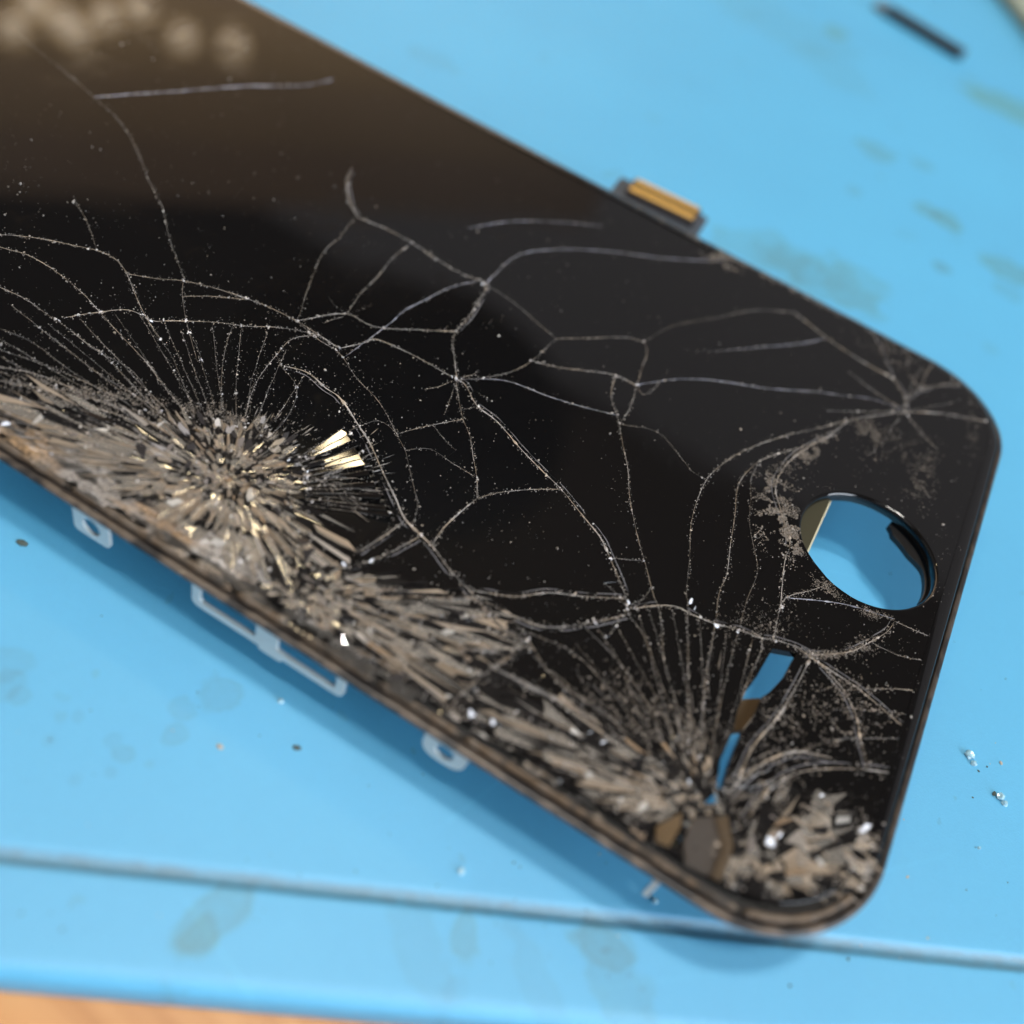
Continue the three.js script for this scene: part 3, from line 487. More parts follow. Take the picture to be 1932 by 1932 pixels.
// ------------------------------------------------------------------ crushed glass along the lower edge
const zonesF = [
  { poly: [[-60, 735], [0, 748], [80, 768], [160, 792], [250, 806], [330, 800], [420, 800], [480, 815], [535, 865], [560, 930], [590, 985], [605, 1050], [560, 1075], [520, 1090], [528, 1150], [400, 1100], [200, 975], [0, 845], [-70, 800]], h: .32, dark: .40, st: 1 },
  { poly: [[540, 1070], [640, 1080], [720, 1105], [830, 1140], [930, 1180], [975, 1220], [930, 1275], [880, 1330], [870, 1350], [760, 1335], [600, 1228], [525, 1165]], h: .3, dark: .52, st: .9 },
  { poly: [[820, 1330], [880, 1335], [980, 1345], [1080, 1365], [1160, 1390], [1250, 1430], [1300, 1455], [1330, 1480], [1328, 1512], [1285, 1545], [1262, 1592], [1180, 1560], [1000, 1455], [840, 1365]], h: .3, dark: .43, st: 1 },
  { poly: [[1312, 1540], [1365, 1545], [1400, 1555], [1470, 1535], [1560, 1520], [1640, 1540], [1675, 1580], [1660, 1640], [1615, 1690], [1520, 1700], [1430, 1695], [1350, 1660], [1280, 1600]], h: .4, dark: .47, st: .5 },
];
const zones = zonesF.map((z) => ({ ...z, P: z.poly.map(([a, b]) => at(a, b)) }));
const distPoly = (p, P) => { let d = 1e9; for (let i = 0; i < P.length; i++) { const a = P[i], b = P[(i + 1) % P.length], dx = b[0] - a[0], dz = b[1] - a[1], q = clamp(((p[0] - a[0]) * dx + (p[1] - a[1]) * dz) / (dx * dx + dz * dz), 0, 1); d = Math.min(d, Math.hypot(a[0] + dx * q - p[0], a[1] + dz * q - p[1])); } return d; };
const inCrush = (p) => zones.findIndex((z) => inPoly(p, z.P));
function crushAt(x, z, Z) {                        // height, colour of the crushed bed
  const sx = x * (1 - .62 * Z.st), a = fbm(sx * .55, z * 1.0, 4), b = fbm(sx * 2.2 + 9, z * 3.6, 3), r = 1 - Math.abs(2 * fbm(sx * 1.1 + 31, z * 2.0, 3) - 1), d = fbm(sx * .8 + 70, z * 1.5 + 3, 3);
  const h = Z.h * (.15 + .55 * a * r + .5 * (b - .5) + .22 * (fbm(sx * 4 + 5, z * 5, 2) - .5));
  let c = mixc(grey, tan, .25 + .75 * sstep(.3, .55, fbm(sx * .4 + 50, z * .6, 2))); c = mixc(c, rust, .75 * sstep(.54, .72, fbm(sx * .5 + 11, z * .7 + 90, 3))); c = mixc(c, white, .5 * sstep(.6, .8, b));
  const dk = .26 + .72 * fbm(sx * 5 + 3, z * 7 + 1, 2) * (.5 + b); c = c.map((q) => q * dk);
  const hole = sstep(Z.dark + .10, Z.dark - .06, d + .10 * (fbm(sx * 4 + 20, z * 6, 2) - .5)); c = mixc(c, [.008, .007, .007], hole);
  return [h * (1 - .8 * hole), c, hole];
}
for (const Z of zones) {
  const xs = Z.P.map((p) => p[0]), zs = Z.P.map((p) => p[1]), x0 = Math.max(-95, Math.min(...xs) - .2), x1 = Math.max(...xs) + .2, z0 = Math.min(...zs) - .2, z1 = Math.max(...zs) + .2, st = .095, nx = Math.ceil((x1 - x0) / st), nz = Math.ceil((z1 - z0) / st);
  const pos = [], col = [], idx = [], id = new Int32Array((nx + 1) * (nz + 1)).fill(-1);
  for (let j = 0; j <= nz; j++) for (let i = 0; i <= nx; i++) {
    const x = x0 + i * st, z = z0 + j * st, p = [x, z]; const inside = inPoly(p, Z.P), d = distPoly(p, Z.P), e = (inside ? d : -d) + (fbm(x * .8, z * 2.4 + 8, 4) - .52) * 5.0 * sstep(3.2, 0, d) - .25; if (e < -.12 || inLoops(p) || lowEdge(x, z) < .75) continue;
    let [h, c] = crushAt(x, z, Z); const g0 = hash2(i * 3 + 1, j * 3 + 7), fr = sstep(1.6, .1, e), gk = g0 < .08 + .4 * fr ? .10 + .2 * hash2(i, j + 900) : g0 > .965 ? 2.0 : .75 + .4 * hash2(i + 300, j); c = c.map((q) => q * gk); id[j * (nx + 1) + i] = pos.length / 3;
    pos.push(x + (hash2(i, j) - .5) * .07, H - .05 + .55 * h * sstep(-.1, .9, e) + (hash2(i + 77, j) - .5) * .035, z + (hash2(i, j + 55) - .5) * .07); col.push(...c);
  }
  for (let j = 0; j < nz; j++) for (let i = 0; i < nx; i++) { const a = id[j * (nx + 1) + i], b = id[j * (nx + 1) + i + 1], c = id[(j + 1) * (nx + 1) + i], d = id[(j + 1) * (nx + 1) + i + 1]; if (a < 0 || b < 0 || c < 0 || d < 0) continue; idx.push(a, c, b, b, c, d); }
  const cg = bufGeo(pos, idx, null, col).toNonIndexed(); cg.computeVertexNormals(); tag(mesh('crushed_glass', cg, M.crush, cover), null, null, null, 'stuff');
}
{ // tan adhesive bead left along the lower lip, broken into lengths
  const path = dense(outline(.95, 20), true, .16).filter(([x, z]) => lowEdge(x, z) < 6.5 && x > -92); path.sort((a, b) => (a[0] - a[1] * .0) - (b[0]));
  let run = [];
  const flush = () => { if (run.length > 6) { const pos = [], idx = [], col = []; run.forEach(([x, z], i) => { const a = run[Math.max(0, i - 1)], b = run[Math.min(run.length - 1, i + 1)], L = Math.hypot(b[0] - a[0], b[1] - a[1]) || 1, nx = (b[1] - a[1]) / L, nz = -(b[0] - a[0]) / L, n = fbm(x * 1.3, z * 1.3 + 5, 3), taper = sstep(0, 3, i) * sstep(0, 3, run.length - 1 - i), w = (.14 + .16 * n) * taper, c = mixc(mixc([.10, .066, .038], [.12, .095, .072], vn(x * 2, z * 2)), [.02, .018, .016], .75 * sstep(.55, .7, fbm(x * .9 + 3, z * .9, 3))); for (let k = 0; k <= 4; k++) { const t = k / 4 * Math.PI; pos.push(x + nx * Math.cos(t) * w, H - .42 + Math.sin(t) * (.28 + .2 * n) * taper, z + nz * Math.cos(t) * w); col.push(...c); } if (i) for (let k = 0; k < 4; k++) { const q = i * 5 + k; idx.push(q - 5, q - 4, q, q - 4, q + 1, q); } }); mesh('adhesive_bead', bufGeo(pos, idx, null, col), new THREE.MeshPhysicalMaterial({ vertexColors: true, roughness: .7, side: THREE.DoubleSide }), phone); } run = []; };
  path.forEach((p, i) => { run.push(p); if (run.length > 40 && vn(p[0] * .8, 1.5) < .22) flush(); }); flush();
  // dark strip laid under the bead, along the gap
  const [pos, idx] = sweep(dense(outline(1.5, 20), true, .4), flip([[.6, H - .62], [-.9, H - .60]]), true); mesh('gasket', bufGeo(pos, idx), mat(.012, .011, .01, .8, { side: THREE.DoubleSide }), phone);
}

// flakes: single splinters that can be told apart
function flakeGeo(n, thick) { const s = new THREE.Shape(), a0 = rnd() * 6; for (let k = 0; k < n; k++) { const a = a0 + (k + rr(-.3, .3)) / n * Math.PI * 2, r = rr(.35, .6); k ? s.lineTo(Math.cos(a) * r, Math.sin(a) * r) : s.moveTo(Math.cos(a) * r, Math.sin(a) * r); } s.closePath(); const g = new THREE.ExtrudeGeometry(s, { depth: thick, bevelEnabled: false }); g.rotateX(-Math.PI / 2); g.translate(0, -thick / 2, 0); g.scale(MM, MM, MM); return g; }
const flakeG = []; for (let k = 0; k < 14; k++) flakeG.push(flakeGeo(3 + (k % 4), rr(.05, .14)));
const flakeM = [mat(.15, .13, .12, .2), mat(.20, .165, .125, .5), mat(.03, .027, .027, .08), mat(.24, .225, .225, .2), mat(.17, .105, .045, .55), mat(.01, .01, .011, .06), mat(.4, .39, .41, .12), new THREE.MeshPhysicalMaterial({ color: 0xffffff, roughness: .06, transmission: 1, thickness: 0, ior: 1.52, side: THREE.DoubleSide }), new THREE.MeshPhysicalMaterial({ color: new THREE.Color().setRGB(.85, .83, .8), roughness: .3, transmission: .7, thickness: 0, ior: 1.52, side: THREE.DoubleSide })];
function flake(x, z, size, y, tilt, mi, stretch = 1) {
  const m = new THREE.Mesh(flakeG[Math.floor(rnd() * 14)], flakeM[mi]); m.name = 'glass_flake'; m.castShadow = m.receiveShadow = true; cover.add(m);
  m.position.set(x * MM, y * MM, z * MM); m.rotation.set(gauss() * tilt, rnd() * 6.28, gauss() * tilt); m.scale.set(size * stretch, Math.min(1, size), size); return m;
}
let nf = 0;
for (let tries = 0; tries < 6000 && nf < 90; tries++) {
  const Z = zones[[0, 0, 0, 1, 2, 2, 3, 3][Math.floor(rnd() * 8)]], a = Z.P[Math.floor(rnd() * Z.P.length)], b = Z.P[Math.floor(rnd() * Z.P.length)], c = Z.P[Math.floor(rnd() * Z.P.length)], w = [rnd(), rnd(), rnd()], s = w[0] + w[1] + w[2], x = (a[0] * w[0] + b[0] * w[1] + c[0] * w[2]) / s + gauss() * 1.2, z = (a[1] * w[0] + b[1] * w[1] + c[1] * w[2]) / s + gauss() * .8;
  if (inCrush([x, z]) < 0 || inLoops([x, z]) || lowEdge(x, z) < 1.2) continue;
  const [h] = crushAt(x, z, Z); flake(x, z, rr(.2, .75) * (rnd() < .1 ? 1.4 : 1), H + h * .9 + .05, .2, [7, 7, 8, 8, 2, 7, 5, 0][Math.floor(rnd() * 8)], rr(1, 2.6)); nf++;
}
// splinters standing in the rays around the impact
for (let k = 0; k < 46; k++) { const a = rr(-.35, Math.PI * .95), r = rr(60, 175), px = 440 + Math.cos(a) * r * 1.0, py = 880 - Math.sin(a) * r * .62, [x, z] = at(px, py), m = flake(x, z, rr(.25, .6), H + .08, .3, [0, 2, 5, 3, 2][k % 5], rr(1.6, 3.2)); const [ox, oz] = at(430, 900); m.rotation.y = -Math.atan2(z - oz, x - ox); }

{ // broken glass still lying in the crushed bed: cells between rays and rings of each impact, every one its own little plate
  const cells = [], cellSet = (zi, px, py, rays, r0, r1, gr) => {
    const Z = zones[zi], C = at(px, py), R = [r0]; while (R[R.length - 1] < r1) R.push(R[R.length - 1] + Math.max(.24, Math.min(2.2, R[R.length - 1] * gr)) * rr(.5, 1.5));
    const node = new Map(), nd = (i, j) => { const k = i + '_' + (j % rays); if (!node.has(k)) { const st = .42; const a = ((j % rays) + (hash2(i * 7 + zi, j % rays) - .5) * st * 2) / rays * 2 * Math.PI, r = R[i] * (1 + (hash2(i + 99, (j % rays) * 3 + zi) - .5) * st * gr * 2); node.set(k, [C[0] + Math.cos(a) * r, C[1] + Math.sin(a) * r]); } return node.get(k); };
    for (let i = 0; i + 1 < R.length; i++) for (let j = 0; j < rays; j += 1) {
      const st = R[i] < 1.2 ? 8 : R[i] < 2.6 ? 4 : R[i] < 5 ? 2 : 1; if (j % st) continue;
      let q = [nd(i, j), nd(i, j + st), nd(i + 1, j + st), nd(i + 1, j)];
      const polys = rnd() < .45 ? [[q[0], q[1], q[2]], [q[0], q[2], q[3]]] : [q];
      for (const p of polys) { const c = [p.reduce((a, b) => a + b[0], 0) / p.length, p.reduce((a, b) => a + b[1], 0) / p.length], ins = inPoly(c, Z.P), d = distPoly(c, Z.P); if (!ins && d > 1.8 * rnd()) continue; if (!p.every((o) => inPoly(o, outer) && !inLoops(o) && lowEdge(...o) > 1.35) || inLoops(c)) continue; cells.push([p, c, Z, ins ? d : 0]); }
    }
  };
  cellSet(0, 430, 905, 216, .35, 48, .24); cellSet(1, 560, 1120, 180, .3, 26, .26); cellSet(2, 1335, 1510, 216, .3, 34, .24); cellSet(3, 1400, 1660, 96, .4, 16, .30);
  const area = (p) => { let a = 0; for (let i = 0; i < p.length; i++) { const u = p[i], v = p[(i + 1) % p.length]; a += u[0] * v[1] - v[0] * u[1]; } return Math.abs(a) / 2; };
  cells.sort((a, b) => area(b[0]) - area(a[0]));
  const gm = [.05, .12, .45].map((r, i) => new THREE.MeshPhysicalMaterial({ vertexColors: true, roughness: r, ior: 1.52, ...(i === 1 ? { transmission: .8, thickness: 0 } : {}) })), rest = [[], [], []];
  cells.forEach(([p, c, Z, d], n) => {
    const [h, col, hole] = crushAt(c[0], c[1], Z), q = rnd(), dark = q < .10 + .5 * hole + .3 * sstep(2.2, 0, d), mi = dark ? 0 : rnd() < .62 ? 1 : 2, w0 = hash2(n, 5), k = dark ? [.010, .0095, .0095] : mi === 1 ? [.80, .74, .66].map((v) => v * (.7 + .3 * w0)) : mixc(mixc(col, mixc(tan, [.40, .29, .19], rnd()), .5), w0 > .9 ? white : w0 < .05 ? rust : tan, w0 > .9 || w0 < .05 ? .4 : .15).map((v) => v * (.35 + .45 * hash2(n, 8)));
    const y = H + .03 + h * .55 * sstep(0, 1, d) + rr(0, .025), tx = gauss() * .075, tz = gauss() * .075, P = p.map(([x, z]) => [c[0] + (x - c[0]) * .95, y + tx * (x - c[0]) + tz * (z - c[1]), c[1] + (z - c[1]) * .95]);
    let cr = (P[1][0] - P[0][0]) * (P[2][2] - P[0][2]) - (P[1][2] - P[0][2]) * (P[2][0] - P[0][0]); if (cr > 0) P.reverse();
    const pos = [], tri = (a, b, e) => pos.push(...a, ...b, ...e), dn = (a) => [a[0], a[1] - .05, a[2]];
    for (let i = 1; i + 1 < P.length; i++) tri(P[0], P[i], P[i + 1]);
    for (let i = 0; i < P.length; i++) { const a = P[i], b = P[(i + 1) % P.length]; tri(a, dn(a), b); tri(b, dn(a), dn(b)); }
    const g = new THREE.BufferGeometry(); g.setAttribute('position', new THREE.Float32BufferAttribute(pos, 3)); const cc = []; for (let i = 0; i < pos.length / 3; i++) cc.push(...k); g.setAttribute('color', new THREE.Float32BufferAttribute(cc, 3)); g.computeVertexNormals();
    if (n < 240) mesh('crushed_shard', g, gm[mi], cover); else rest[mi].push(g);
  });
  rest.forEach((l, i) => { if (l.length) tag(mesh('crushed_shards', mergeGeometries(l), gm[i], cover), null, null, null, 'stuff'); }); console.log('cells', cells.length);
}
{ // loose crumbs over the crushed bed: nobody could count them
  const g = new THREE.TetrahedronGeometry(1, 0).scale(MM, MM, MM), list = [];
  for (const [zi, n] of [[0, 3000], [1, 1500], [2, 1800], [3, 1300]]) { const Z = zones[zi], xs = Z.P.map((p) => p[0]), zs = Z.P.map((p) => p[1]), x0 = Math.max(-92, Math.min(...xs)) - 1, x1 = Math.max(...xs) + 1, z0 = Math.min(...zs) - 1.5, z1 = Math.max(...zs) + 1;
    for (let k = 0; k < n * 2.2; k++) { const x = rr(x0, x1), z = rr(z0, z1), p = [x, z]; if (inLoops(p) || lowEdge(x, z) < 1.1 || !inPoly(p, outer)) continue; const ins = inPoly(p, Z.P), d = distPoly(p, Z.P); if (!ins && d > 1.6 * rnd() * rnd()) continue; const [h, c, hole] = crushAt(x, z, Z); if (rnd() < hole * .8) continue; const q = rnd(), k2 = q < .3 ? .25 : q > .93 ? 1.9 : rr(.6, 1.1); list.push([x, H + (ins ? h * sstep(-.1, .9, d) : 0) + .02, z, rnd() < .9 ? rr(.025, .075) : rr(.08, .15), mixc(c, grey, .35).map((v) => v * k2)]); } }
  const im = new THREE.InstancedMesh(g, new THREE.MeshPhysicalMaterial({ roughness: .2, ior: 1.52 }), list.length), o = new THREE.Object3D(), c = new THREE.Color();
  list.forEach(([x, y, z, r, k], i) => { o.position.set(x * MM, y * MM, z * MM); o.rotation.set(rnd() * 6, rnd() * 6, rnd() * 6); o.scale.set(r * rr(.7, 1.8), r * .8, r); o.updateMatrix(); im.setMatrixAt(i, o.matrix); im.setColorAt(i, c.setRGB(...k)); });
  im.name = 'glass_crumbs'; im.castShadow = im.receiveShadow = true; cover.add(im); tag(im, null, null, null, 'stuff');
}
// glints: flakes turned so that they mirror the window or the bulb
const wpos = new THREE.Vector3(1250, 460, 220);
function glint(px, py, size, target, mi, dy = .12, st = 1.4) { const [x, z] = at(px, py, H + dy), m = flake(x, z, size, H + dy, 0, mi, st), P = new THREE.Vector3(x, H, z), n = CAM.clone().sub(P).normalize().add(target.clone().sub(P).normalize()).normalize(); const spin = new THREE.Quaternion().setFromAxisAngle(new THREE.Vector3(0, 1, 0), rnd() * 6.28); m.quaternion.setFromUnitVectors(new THREE.Vector3(0, 1, 0), n).multiply(spin); }
for (const [px, py, r] of [[1303, 1136, .42], [1312, 1147, .25], [1352, 1181, .34], [1392, 1193, .18], [1186, 1136, .28], [1628, 1566, .8], [1455, 1592, .8], [1470, 1578, .4], [1550, 1500, .3], [285, 606, .2], [860, 712, .2], [545, 868, .16], [580, 890, .16], [100, 855, .3], [10, 800, .4], [650, 1065, .4], [700, 1058, .25], [890, 1350, .6], [930, 1365, .5], [1140, 1400, .4], [910, 535, .2], [1300, 1475, .3]]) glint(px, py, r * .8, wpos, 6, .1, 2.2);
for (const [px, py, r] of [[356, 893, .3], [830, 1342, .55], [548, 1178, .35], [560, 1188, .35], [572, 1195, .3], [585, 1203, .3], [302, 940, .2], [210, 907, .2], [30, 770, .18], [120, 775, .18], [150, 825, .18], [345, 1080, .25], [1025, 1275, .3], [1270, 1390, .2], [630, 1090, .25], [420, 895, .2], [1620, 1640, .3], [1560, 1630, .3]]) glint(px, py, r * .5, lampSpot, 2, .2, 1.1);
{ // hair-thin splinters raying out from the impact and the corner: nobody could count them
  const list = [], ray = (cx, cy, n, r0, r1, a0, a1, sq, l0, l1) => { const [ox, oz] = at(cx, cy); for (let k = 0; k < n; k++) { const a = rr(a0, a1), r = r0 + (r1 - r0) * Math.pow(rnd(), 1.7), [x, z] = at(cx + Math.cos(a) * r, cy - Math.sin(a) * r * sq); if (lowEdge(x, z) < 1.4 || inLoops([x, z]) || !inPoly([x, z], outer)) continue; list.push([x, z, -Math.atan2(z - oz, x - ox) + gauss() * .12, rr(l0, l1) * (.5 + r / r1), rr(.018, .05)]); } };
  ray(430, 900, 420, 60, 220, .2, 3.0, .62, .25, .9); ray(430, 880, 900, 150, 470, 2.55, 3.2, .5, .6, 2.6); ray(600, 905, 80, 0, 150, -.75, .75, 1, .5, 1.6); ray(1330, 1500, 60, 50, 330, 1.3, 2.7, .95, .4, 2.0); ray(1330, 1500, 90, 20, 150, .1, 1.4, .9, .3, 1.2); ray(760, 1230, 240, 0, 200, 0, 6.28, .4, .3, 1.2);
  const im = new THREE.InstancedMesh(new THREE.OctahedronGeometry(.5, 0).scale(MM, MM, MM), new THREE.MeshPhysicalMaterial({ roughness: .35 }), list.length), o = new THREE.Object3D(), c = new THREE.Color();
  list.forEach(([x, z, a, l, w], i) => { o.position.set(x * MM, (H + .02) * MM, z * MM); o.rotation.set(0, a, gauss() * .06); o.scale.set(l, w * 2, w * 2); o.updateMatrix(); im.setMatrixAt(i, o.matrix); const k = mixc(tan, grey, rnd()), q = rr(.12, .6); im.setColorAt(i, c.setRGB(k[0] * q, k[1] * q, k[2] * q)); });
  im.name = 'glass_splinters'; im.castShadow = im.receiveShadow = true; cover.add(im); tag(im, null, null, null, 'stuff');
}
// dust and grit: nobody could count it
{
  const ico = new THREE.IcosahedronGeometry(1, 0); const p = ico.attributes.position; for (let i = 0; i < p.count; i++) { const k = 0.65 + .7 * hash2(Math.round(p.getX(i) * 50), Math.round(p.getY(i) * 50 + p.getZ(i) * 131)); p.setXYZ(i, p.getX(i) * k, p.getY(i) * k, p.getZ(i) * k); } ico.computeVertexNormals();
  const list = [], rimP = outline(.62);
  const put = (x, z, r, c, y = H) => { if (!inPoly([x, z], rimP) || inLoops([x, z])) return; const e = inPoly([x, z], outer) ? 0 : distPoly([x, z], outer); list.push([x, y - .5 * (e / 1.2) ** 2.2 + r * .3, z, r, c]); };
  const dc = () => mixc(mixc(tan, grey, rnd()), white, rnd() * rnd() * .7).map(function (q) { return q * this.k; }, { k: .95 * rr(.25, 1.15) });
  for (const [x, z, r, k] of chipSpots) put(x, z, r, dc());
  // chips at the junctions of cracks, glints put into their bright colour
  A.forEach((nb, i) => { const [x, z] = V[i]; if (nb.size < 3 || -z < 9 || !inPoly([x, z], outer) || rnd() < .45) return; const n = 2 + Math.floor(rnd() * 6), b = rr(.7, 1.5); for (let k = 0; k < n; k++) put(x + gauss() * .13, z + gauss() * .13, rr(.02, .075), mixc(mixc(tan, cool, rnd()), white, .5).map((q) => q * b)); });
  // grit over the glass: denser towards the lower edge and around the button hole
  for (let k = 0; k < 34000; k++) {
    const x = -rr(0, 100), z = -rr(V0, V1), v = -z, u = -x, cl = fbm(x * .35, z * .35, 4);
    let d = .075 + .30 * sstep(34, 6, v) * sstep(.35, .6, cl) + .14 * sstep(.5, .65, cl) * sstep(48, 25, v);
    const hd = Math.hypot(x - HC[0], z - HC[1]); d += .34 * sstep(13, 6.2, hd) * sstep(.42, .6, cl); d += .28 * sstep(16, 4, u) * sstep(32, 14, v) * sstep(.3, .55, cl); d += .4 * sstep(9, 2, Math.hypot(u - 52, (v - 14) * .8) - 3);
    if (rnd() > d) continue; const big = rnd(); put(x, z, big > .985 ? rr(.06, .11) : big > .85 ? rr(.028, .05) : rr(.010, .024), dc());
  }
  // dirt packed beside the button hole and in the far corner
  const cloud = (px, py, sx, sy, n, rot = 0, rmax = .07) => { for (let k = 0; k < n * 1.9; k++) { const a = gauss() * sx, b = gauss() * sy, c = Math.cos(rot), s = Math.sin(rot), [x, z] = at(px + a * c - b * s, py + a * s + b * c); if (fbm(x * 1.4, z * 1.4, 3) < .46) continue; put(x, z, rr(.014, rmax * .55) * (rnd() < .04 ? 1.8 : 1), mixc(tan, grey, rnd() * .6).map(function (q) { return q * this.k; }, { k: rr(.25, .62) })); } };
  cloud(1460, 960, 32, 62, 1500, .1, .1); cloud(1490, 1010, 16, 40, 900, -.2, .1); cloud(1530, 850, 46, 16, 700, -.55, .09); cloud(1450, 920, 22, 30, 500); cloud(1740, 905, 26, 46, 420, .2); cloud(1640, 810, 36, 18, 480, .3); cloud(1690, 850, 60, 30, 260); cloud(1500, 1040, 20, 16, 400); cloud(1560, 1110, 30, 12, 260, .6); cloud(1650, 1160, 40, 8, 200, .35); cloud(1502, 985, 5, 30, 160); cloud(1440, 1180, 60, 40, 300); cloud(1640, 1215, 40, 14, 400, -.3); cloud(1560, 1235, 40, 8, 300);
  cloud(1480, 1370, 60, 90, 420, .3, .1); cloud(1600, 1330, 60, 70, 500, .3, .1); cloud(1290, 1390, 60, 60, 520, .2, .11); cloud(1180, 1330, 80, 50, 420, .4, .11); cloud(1440, 1500, 60, 40, 600, -.5, .12);
  cloud(1430, 510, 170, 7, 900, .49, .12); cloud(720, 120, 160, 9, 800, .49, .13); cloud(1300, 436, 160, 5, 500, .49, .1); cloud(1100, 330, 200, 5, 500, .49, .11); cloud(1365, 492, 30, 12, 300, .4, .14); cloud(1660, 640, 70, 30, 260, .5, .12); cloud(1835, 800, 10, 50, 120);
  cloud(400, 800, 110, 30, 2200, .15, .08); cloud(150, 745, 130, 26, 1500, .15, .08);
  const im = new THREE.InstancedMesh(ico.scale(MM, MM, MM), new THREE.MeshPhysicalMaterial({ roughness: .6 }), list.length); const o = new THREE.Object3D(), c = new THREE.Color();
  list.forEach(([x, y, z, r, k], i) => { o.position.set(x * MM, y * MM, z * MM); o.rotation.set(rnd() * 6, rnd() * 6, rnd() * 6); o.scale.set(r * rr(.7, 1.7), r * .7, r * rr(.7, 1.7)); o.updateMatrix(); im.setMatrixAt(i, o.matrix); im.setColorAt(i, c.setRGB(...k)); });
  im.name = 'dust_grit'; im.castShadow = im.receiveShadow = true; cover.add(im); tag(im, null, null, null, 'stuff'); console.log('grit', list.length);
}

// ------------------------------------------------------------------ loose things on the mat
{ // black strip
  const a = at(1672, 22, .6), b = at(1815, 108, .6), L = Math.hypot(b[0] - a[0], b[1] - a[1]);
  const t = thing('metal_strip', 'thin black strip lying on the blue mat beyond the connector', 'strip');
  t.position.set((a[0] + b[0]) / 2 * MM, 0, (a[1] + b[1]) / 2 * MM); t.rotation.y = -Math.atan2(b[1] - a[1], b[0] - a[0]);
  mesh('bar', new RoundedBoxGeometry(L, 1.6, 1.9, 2, .2).translate(0, 1.0, 0), mat(.03, .027, .027, .4), t);
  mesh('end_tip', new RoundedBoxGeometry(2.6, 1.2, 1.5, 2, .2).translate(-L / 2 - 1.1, .8, 0), mat(.22, .17, .13, .5), t);
}
{ // grey green pad at the far corner
  const a = at(1850, -40, 0), b = at(1990, 140, 0), dx = b[0] - a[0], dz = b[1] - a[1], L = Math.hypot(dx, dz);
  const g = new RoundedBoxGeometry(L + 120, 2.4, 90, 3, .8).translate(20, 1.22, -45); const m = mesh('foam_pad', g, mat(.26, .29, .23, .85));
  m.position.set(a[0] * MM, 0, a[1] * MM); m.rotation.y = -Math.atan2(dz, dx); tag(m, 'grey green pad lying on the far corner of the mat', 'pad');
}
{ // clear glass crumbs and dark specks by the short end
  const crumbs = [[1830, 1424, .36], [1838, 1440, .26], [1889, 1503, .34], [1896, 1515, .26], [1848, 1600, .14], [1237, 1665 - 30, .0], [871, 1643, .24], [1236, 1700, .2], [810, 1600 - 60, .0], [530, 1323, .22]].filter((c) => c[2] > 0);
  const labels = ['larger clear glass crumb by the short end of the screen', 'smaller clear glass crumb touching the larger one by the short end', 'clear crumb with pale grit, nearer the groove than its pair', 'small clear crumb behind the pale gritty one', 'tiny clear speck between the groove and the short end', 'pale crumb on open mat just above the groove', 'pale crumb beside the shadow of the screen corner', 'pale crumb beside the clipped long edge'];
  crumbs.forEach(([px, py, r], i) => { const [x, z] = at(px, py, r * .5); const g = new THREE.IcosahedronGeometry(1, 1), p = g.attributes.position; for (let k = 0; k < p.count; k++) { const q = .7 + .6 * hash2(Math.round(p.getX(k) * 40) + i * 9, Math.round(p.getY(k) * 40 + p.getZ(k) * 90)); p.setXYZ(k, p.getX(k) * q * r, Math.max(-.35, p.getY(k) * q) * r * .8, p.getZ(k) * q * r); } g.computeVertexNormals(); const m = mesh('glass_crumb', g.translate(0, r * .3, 0), mat(.30, .50, .60, .12)); m.position.set(x * MM, 0, z * MM); m.rotation.y = rnd() * 6; tag(m, labels[i], 'glass crumb', 'glass crumbs on the mat'); });
  const sp = [[1888, 1440, .14], [1862, 1447, .1], [1846, 1455, .09], [1875, 1498, .16], [1712, 1655, .1], [1640, 1690, .12], [42, 1026, .28], [560, 1412, .2], [415, 1410, .2], [1835, 1505, .08], [1650, 1620, .08], [1600, 1810, .1], [1750, 1770, .08], [1490, 1860, .1]];
  const l2 = [];
  sp.forEach(([px, py, r]) => l2.push([px, py, r])); for (let k = 0; k < 120; k++) l2.push([rr(0, 1932), rr(850, 1850), rr(.03, .08)]);
  const ico = new THREE.IcosahedronGeometry(1, 0).scale(MM, MM, MM), im = new THREE.InstancedMesh(ico, new THREE.MeshPhysicalMaterial({ roughness: .8 }), l2.length), o = new THREE.Object3D(), c = new THREE.Color();
  l2.forEach(([px, py, r], i) => { const [x, z] = at(px, py, 0); o.position.set(x * MM, r * .4 * MM, z * MM); o.rotation.set(0, rnd() * 6, 0); o.scale.set(r * rr(.8, 1.8), r * .6, r); o.updateMatrix(); im.setMatrixAt(i, o.matrix); im.setColorAt(i, i % 4 ? c.setRGB(.06, .08, .07) : c.setRGB(.4, .36, .3)); });
  im.name = 'mat_grit'; im.castShadow = im.receiveShadow = true; scene.add(im); tag(im, 'fine dark grit sprinkled over the blue mat', 'grit', null, 'stuff');
}

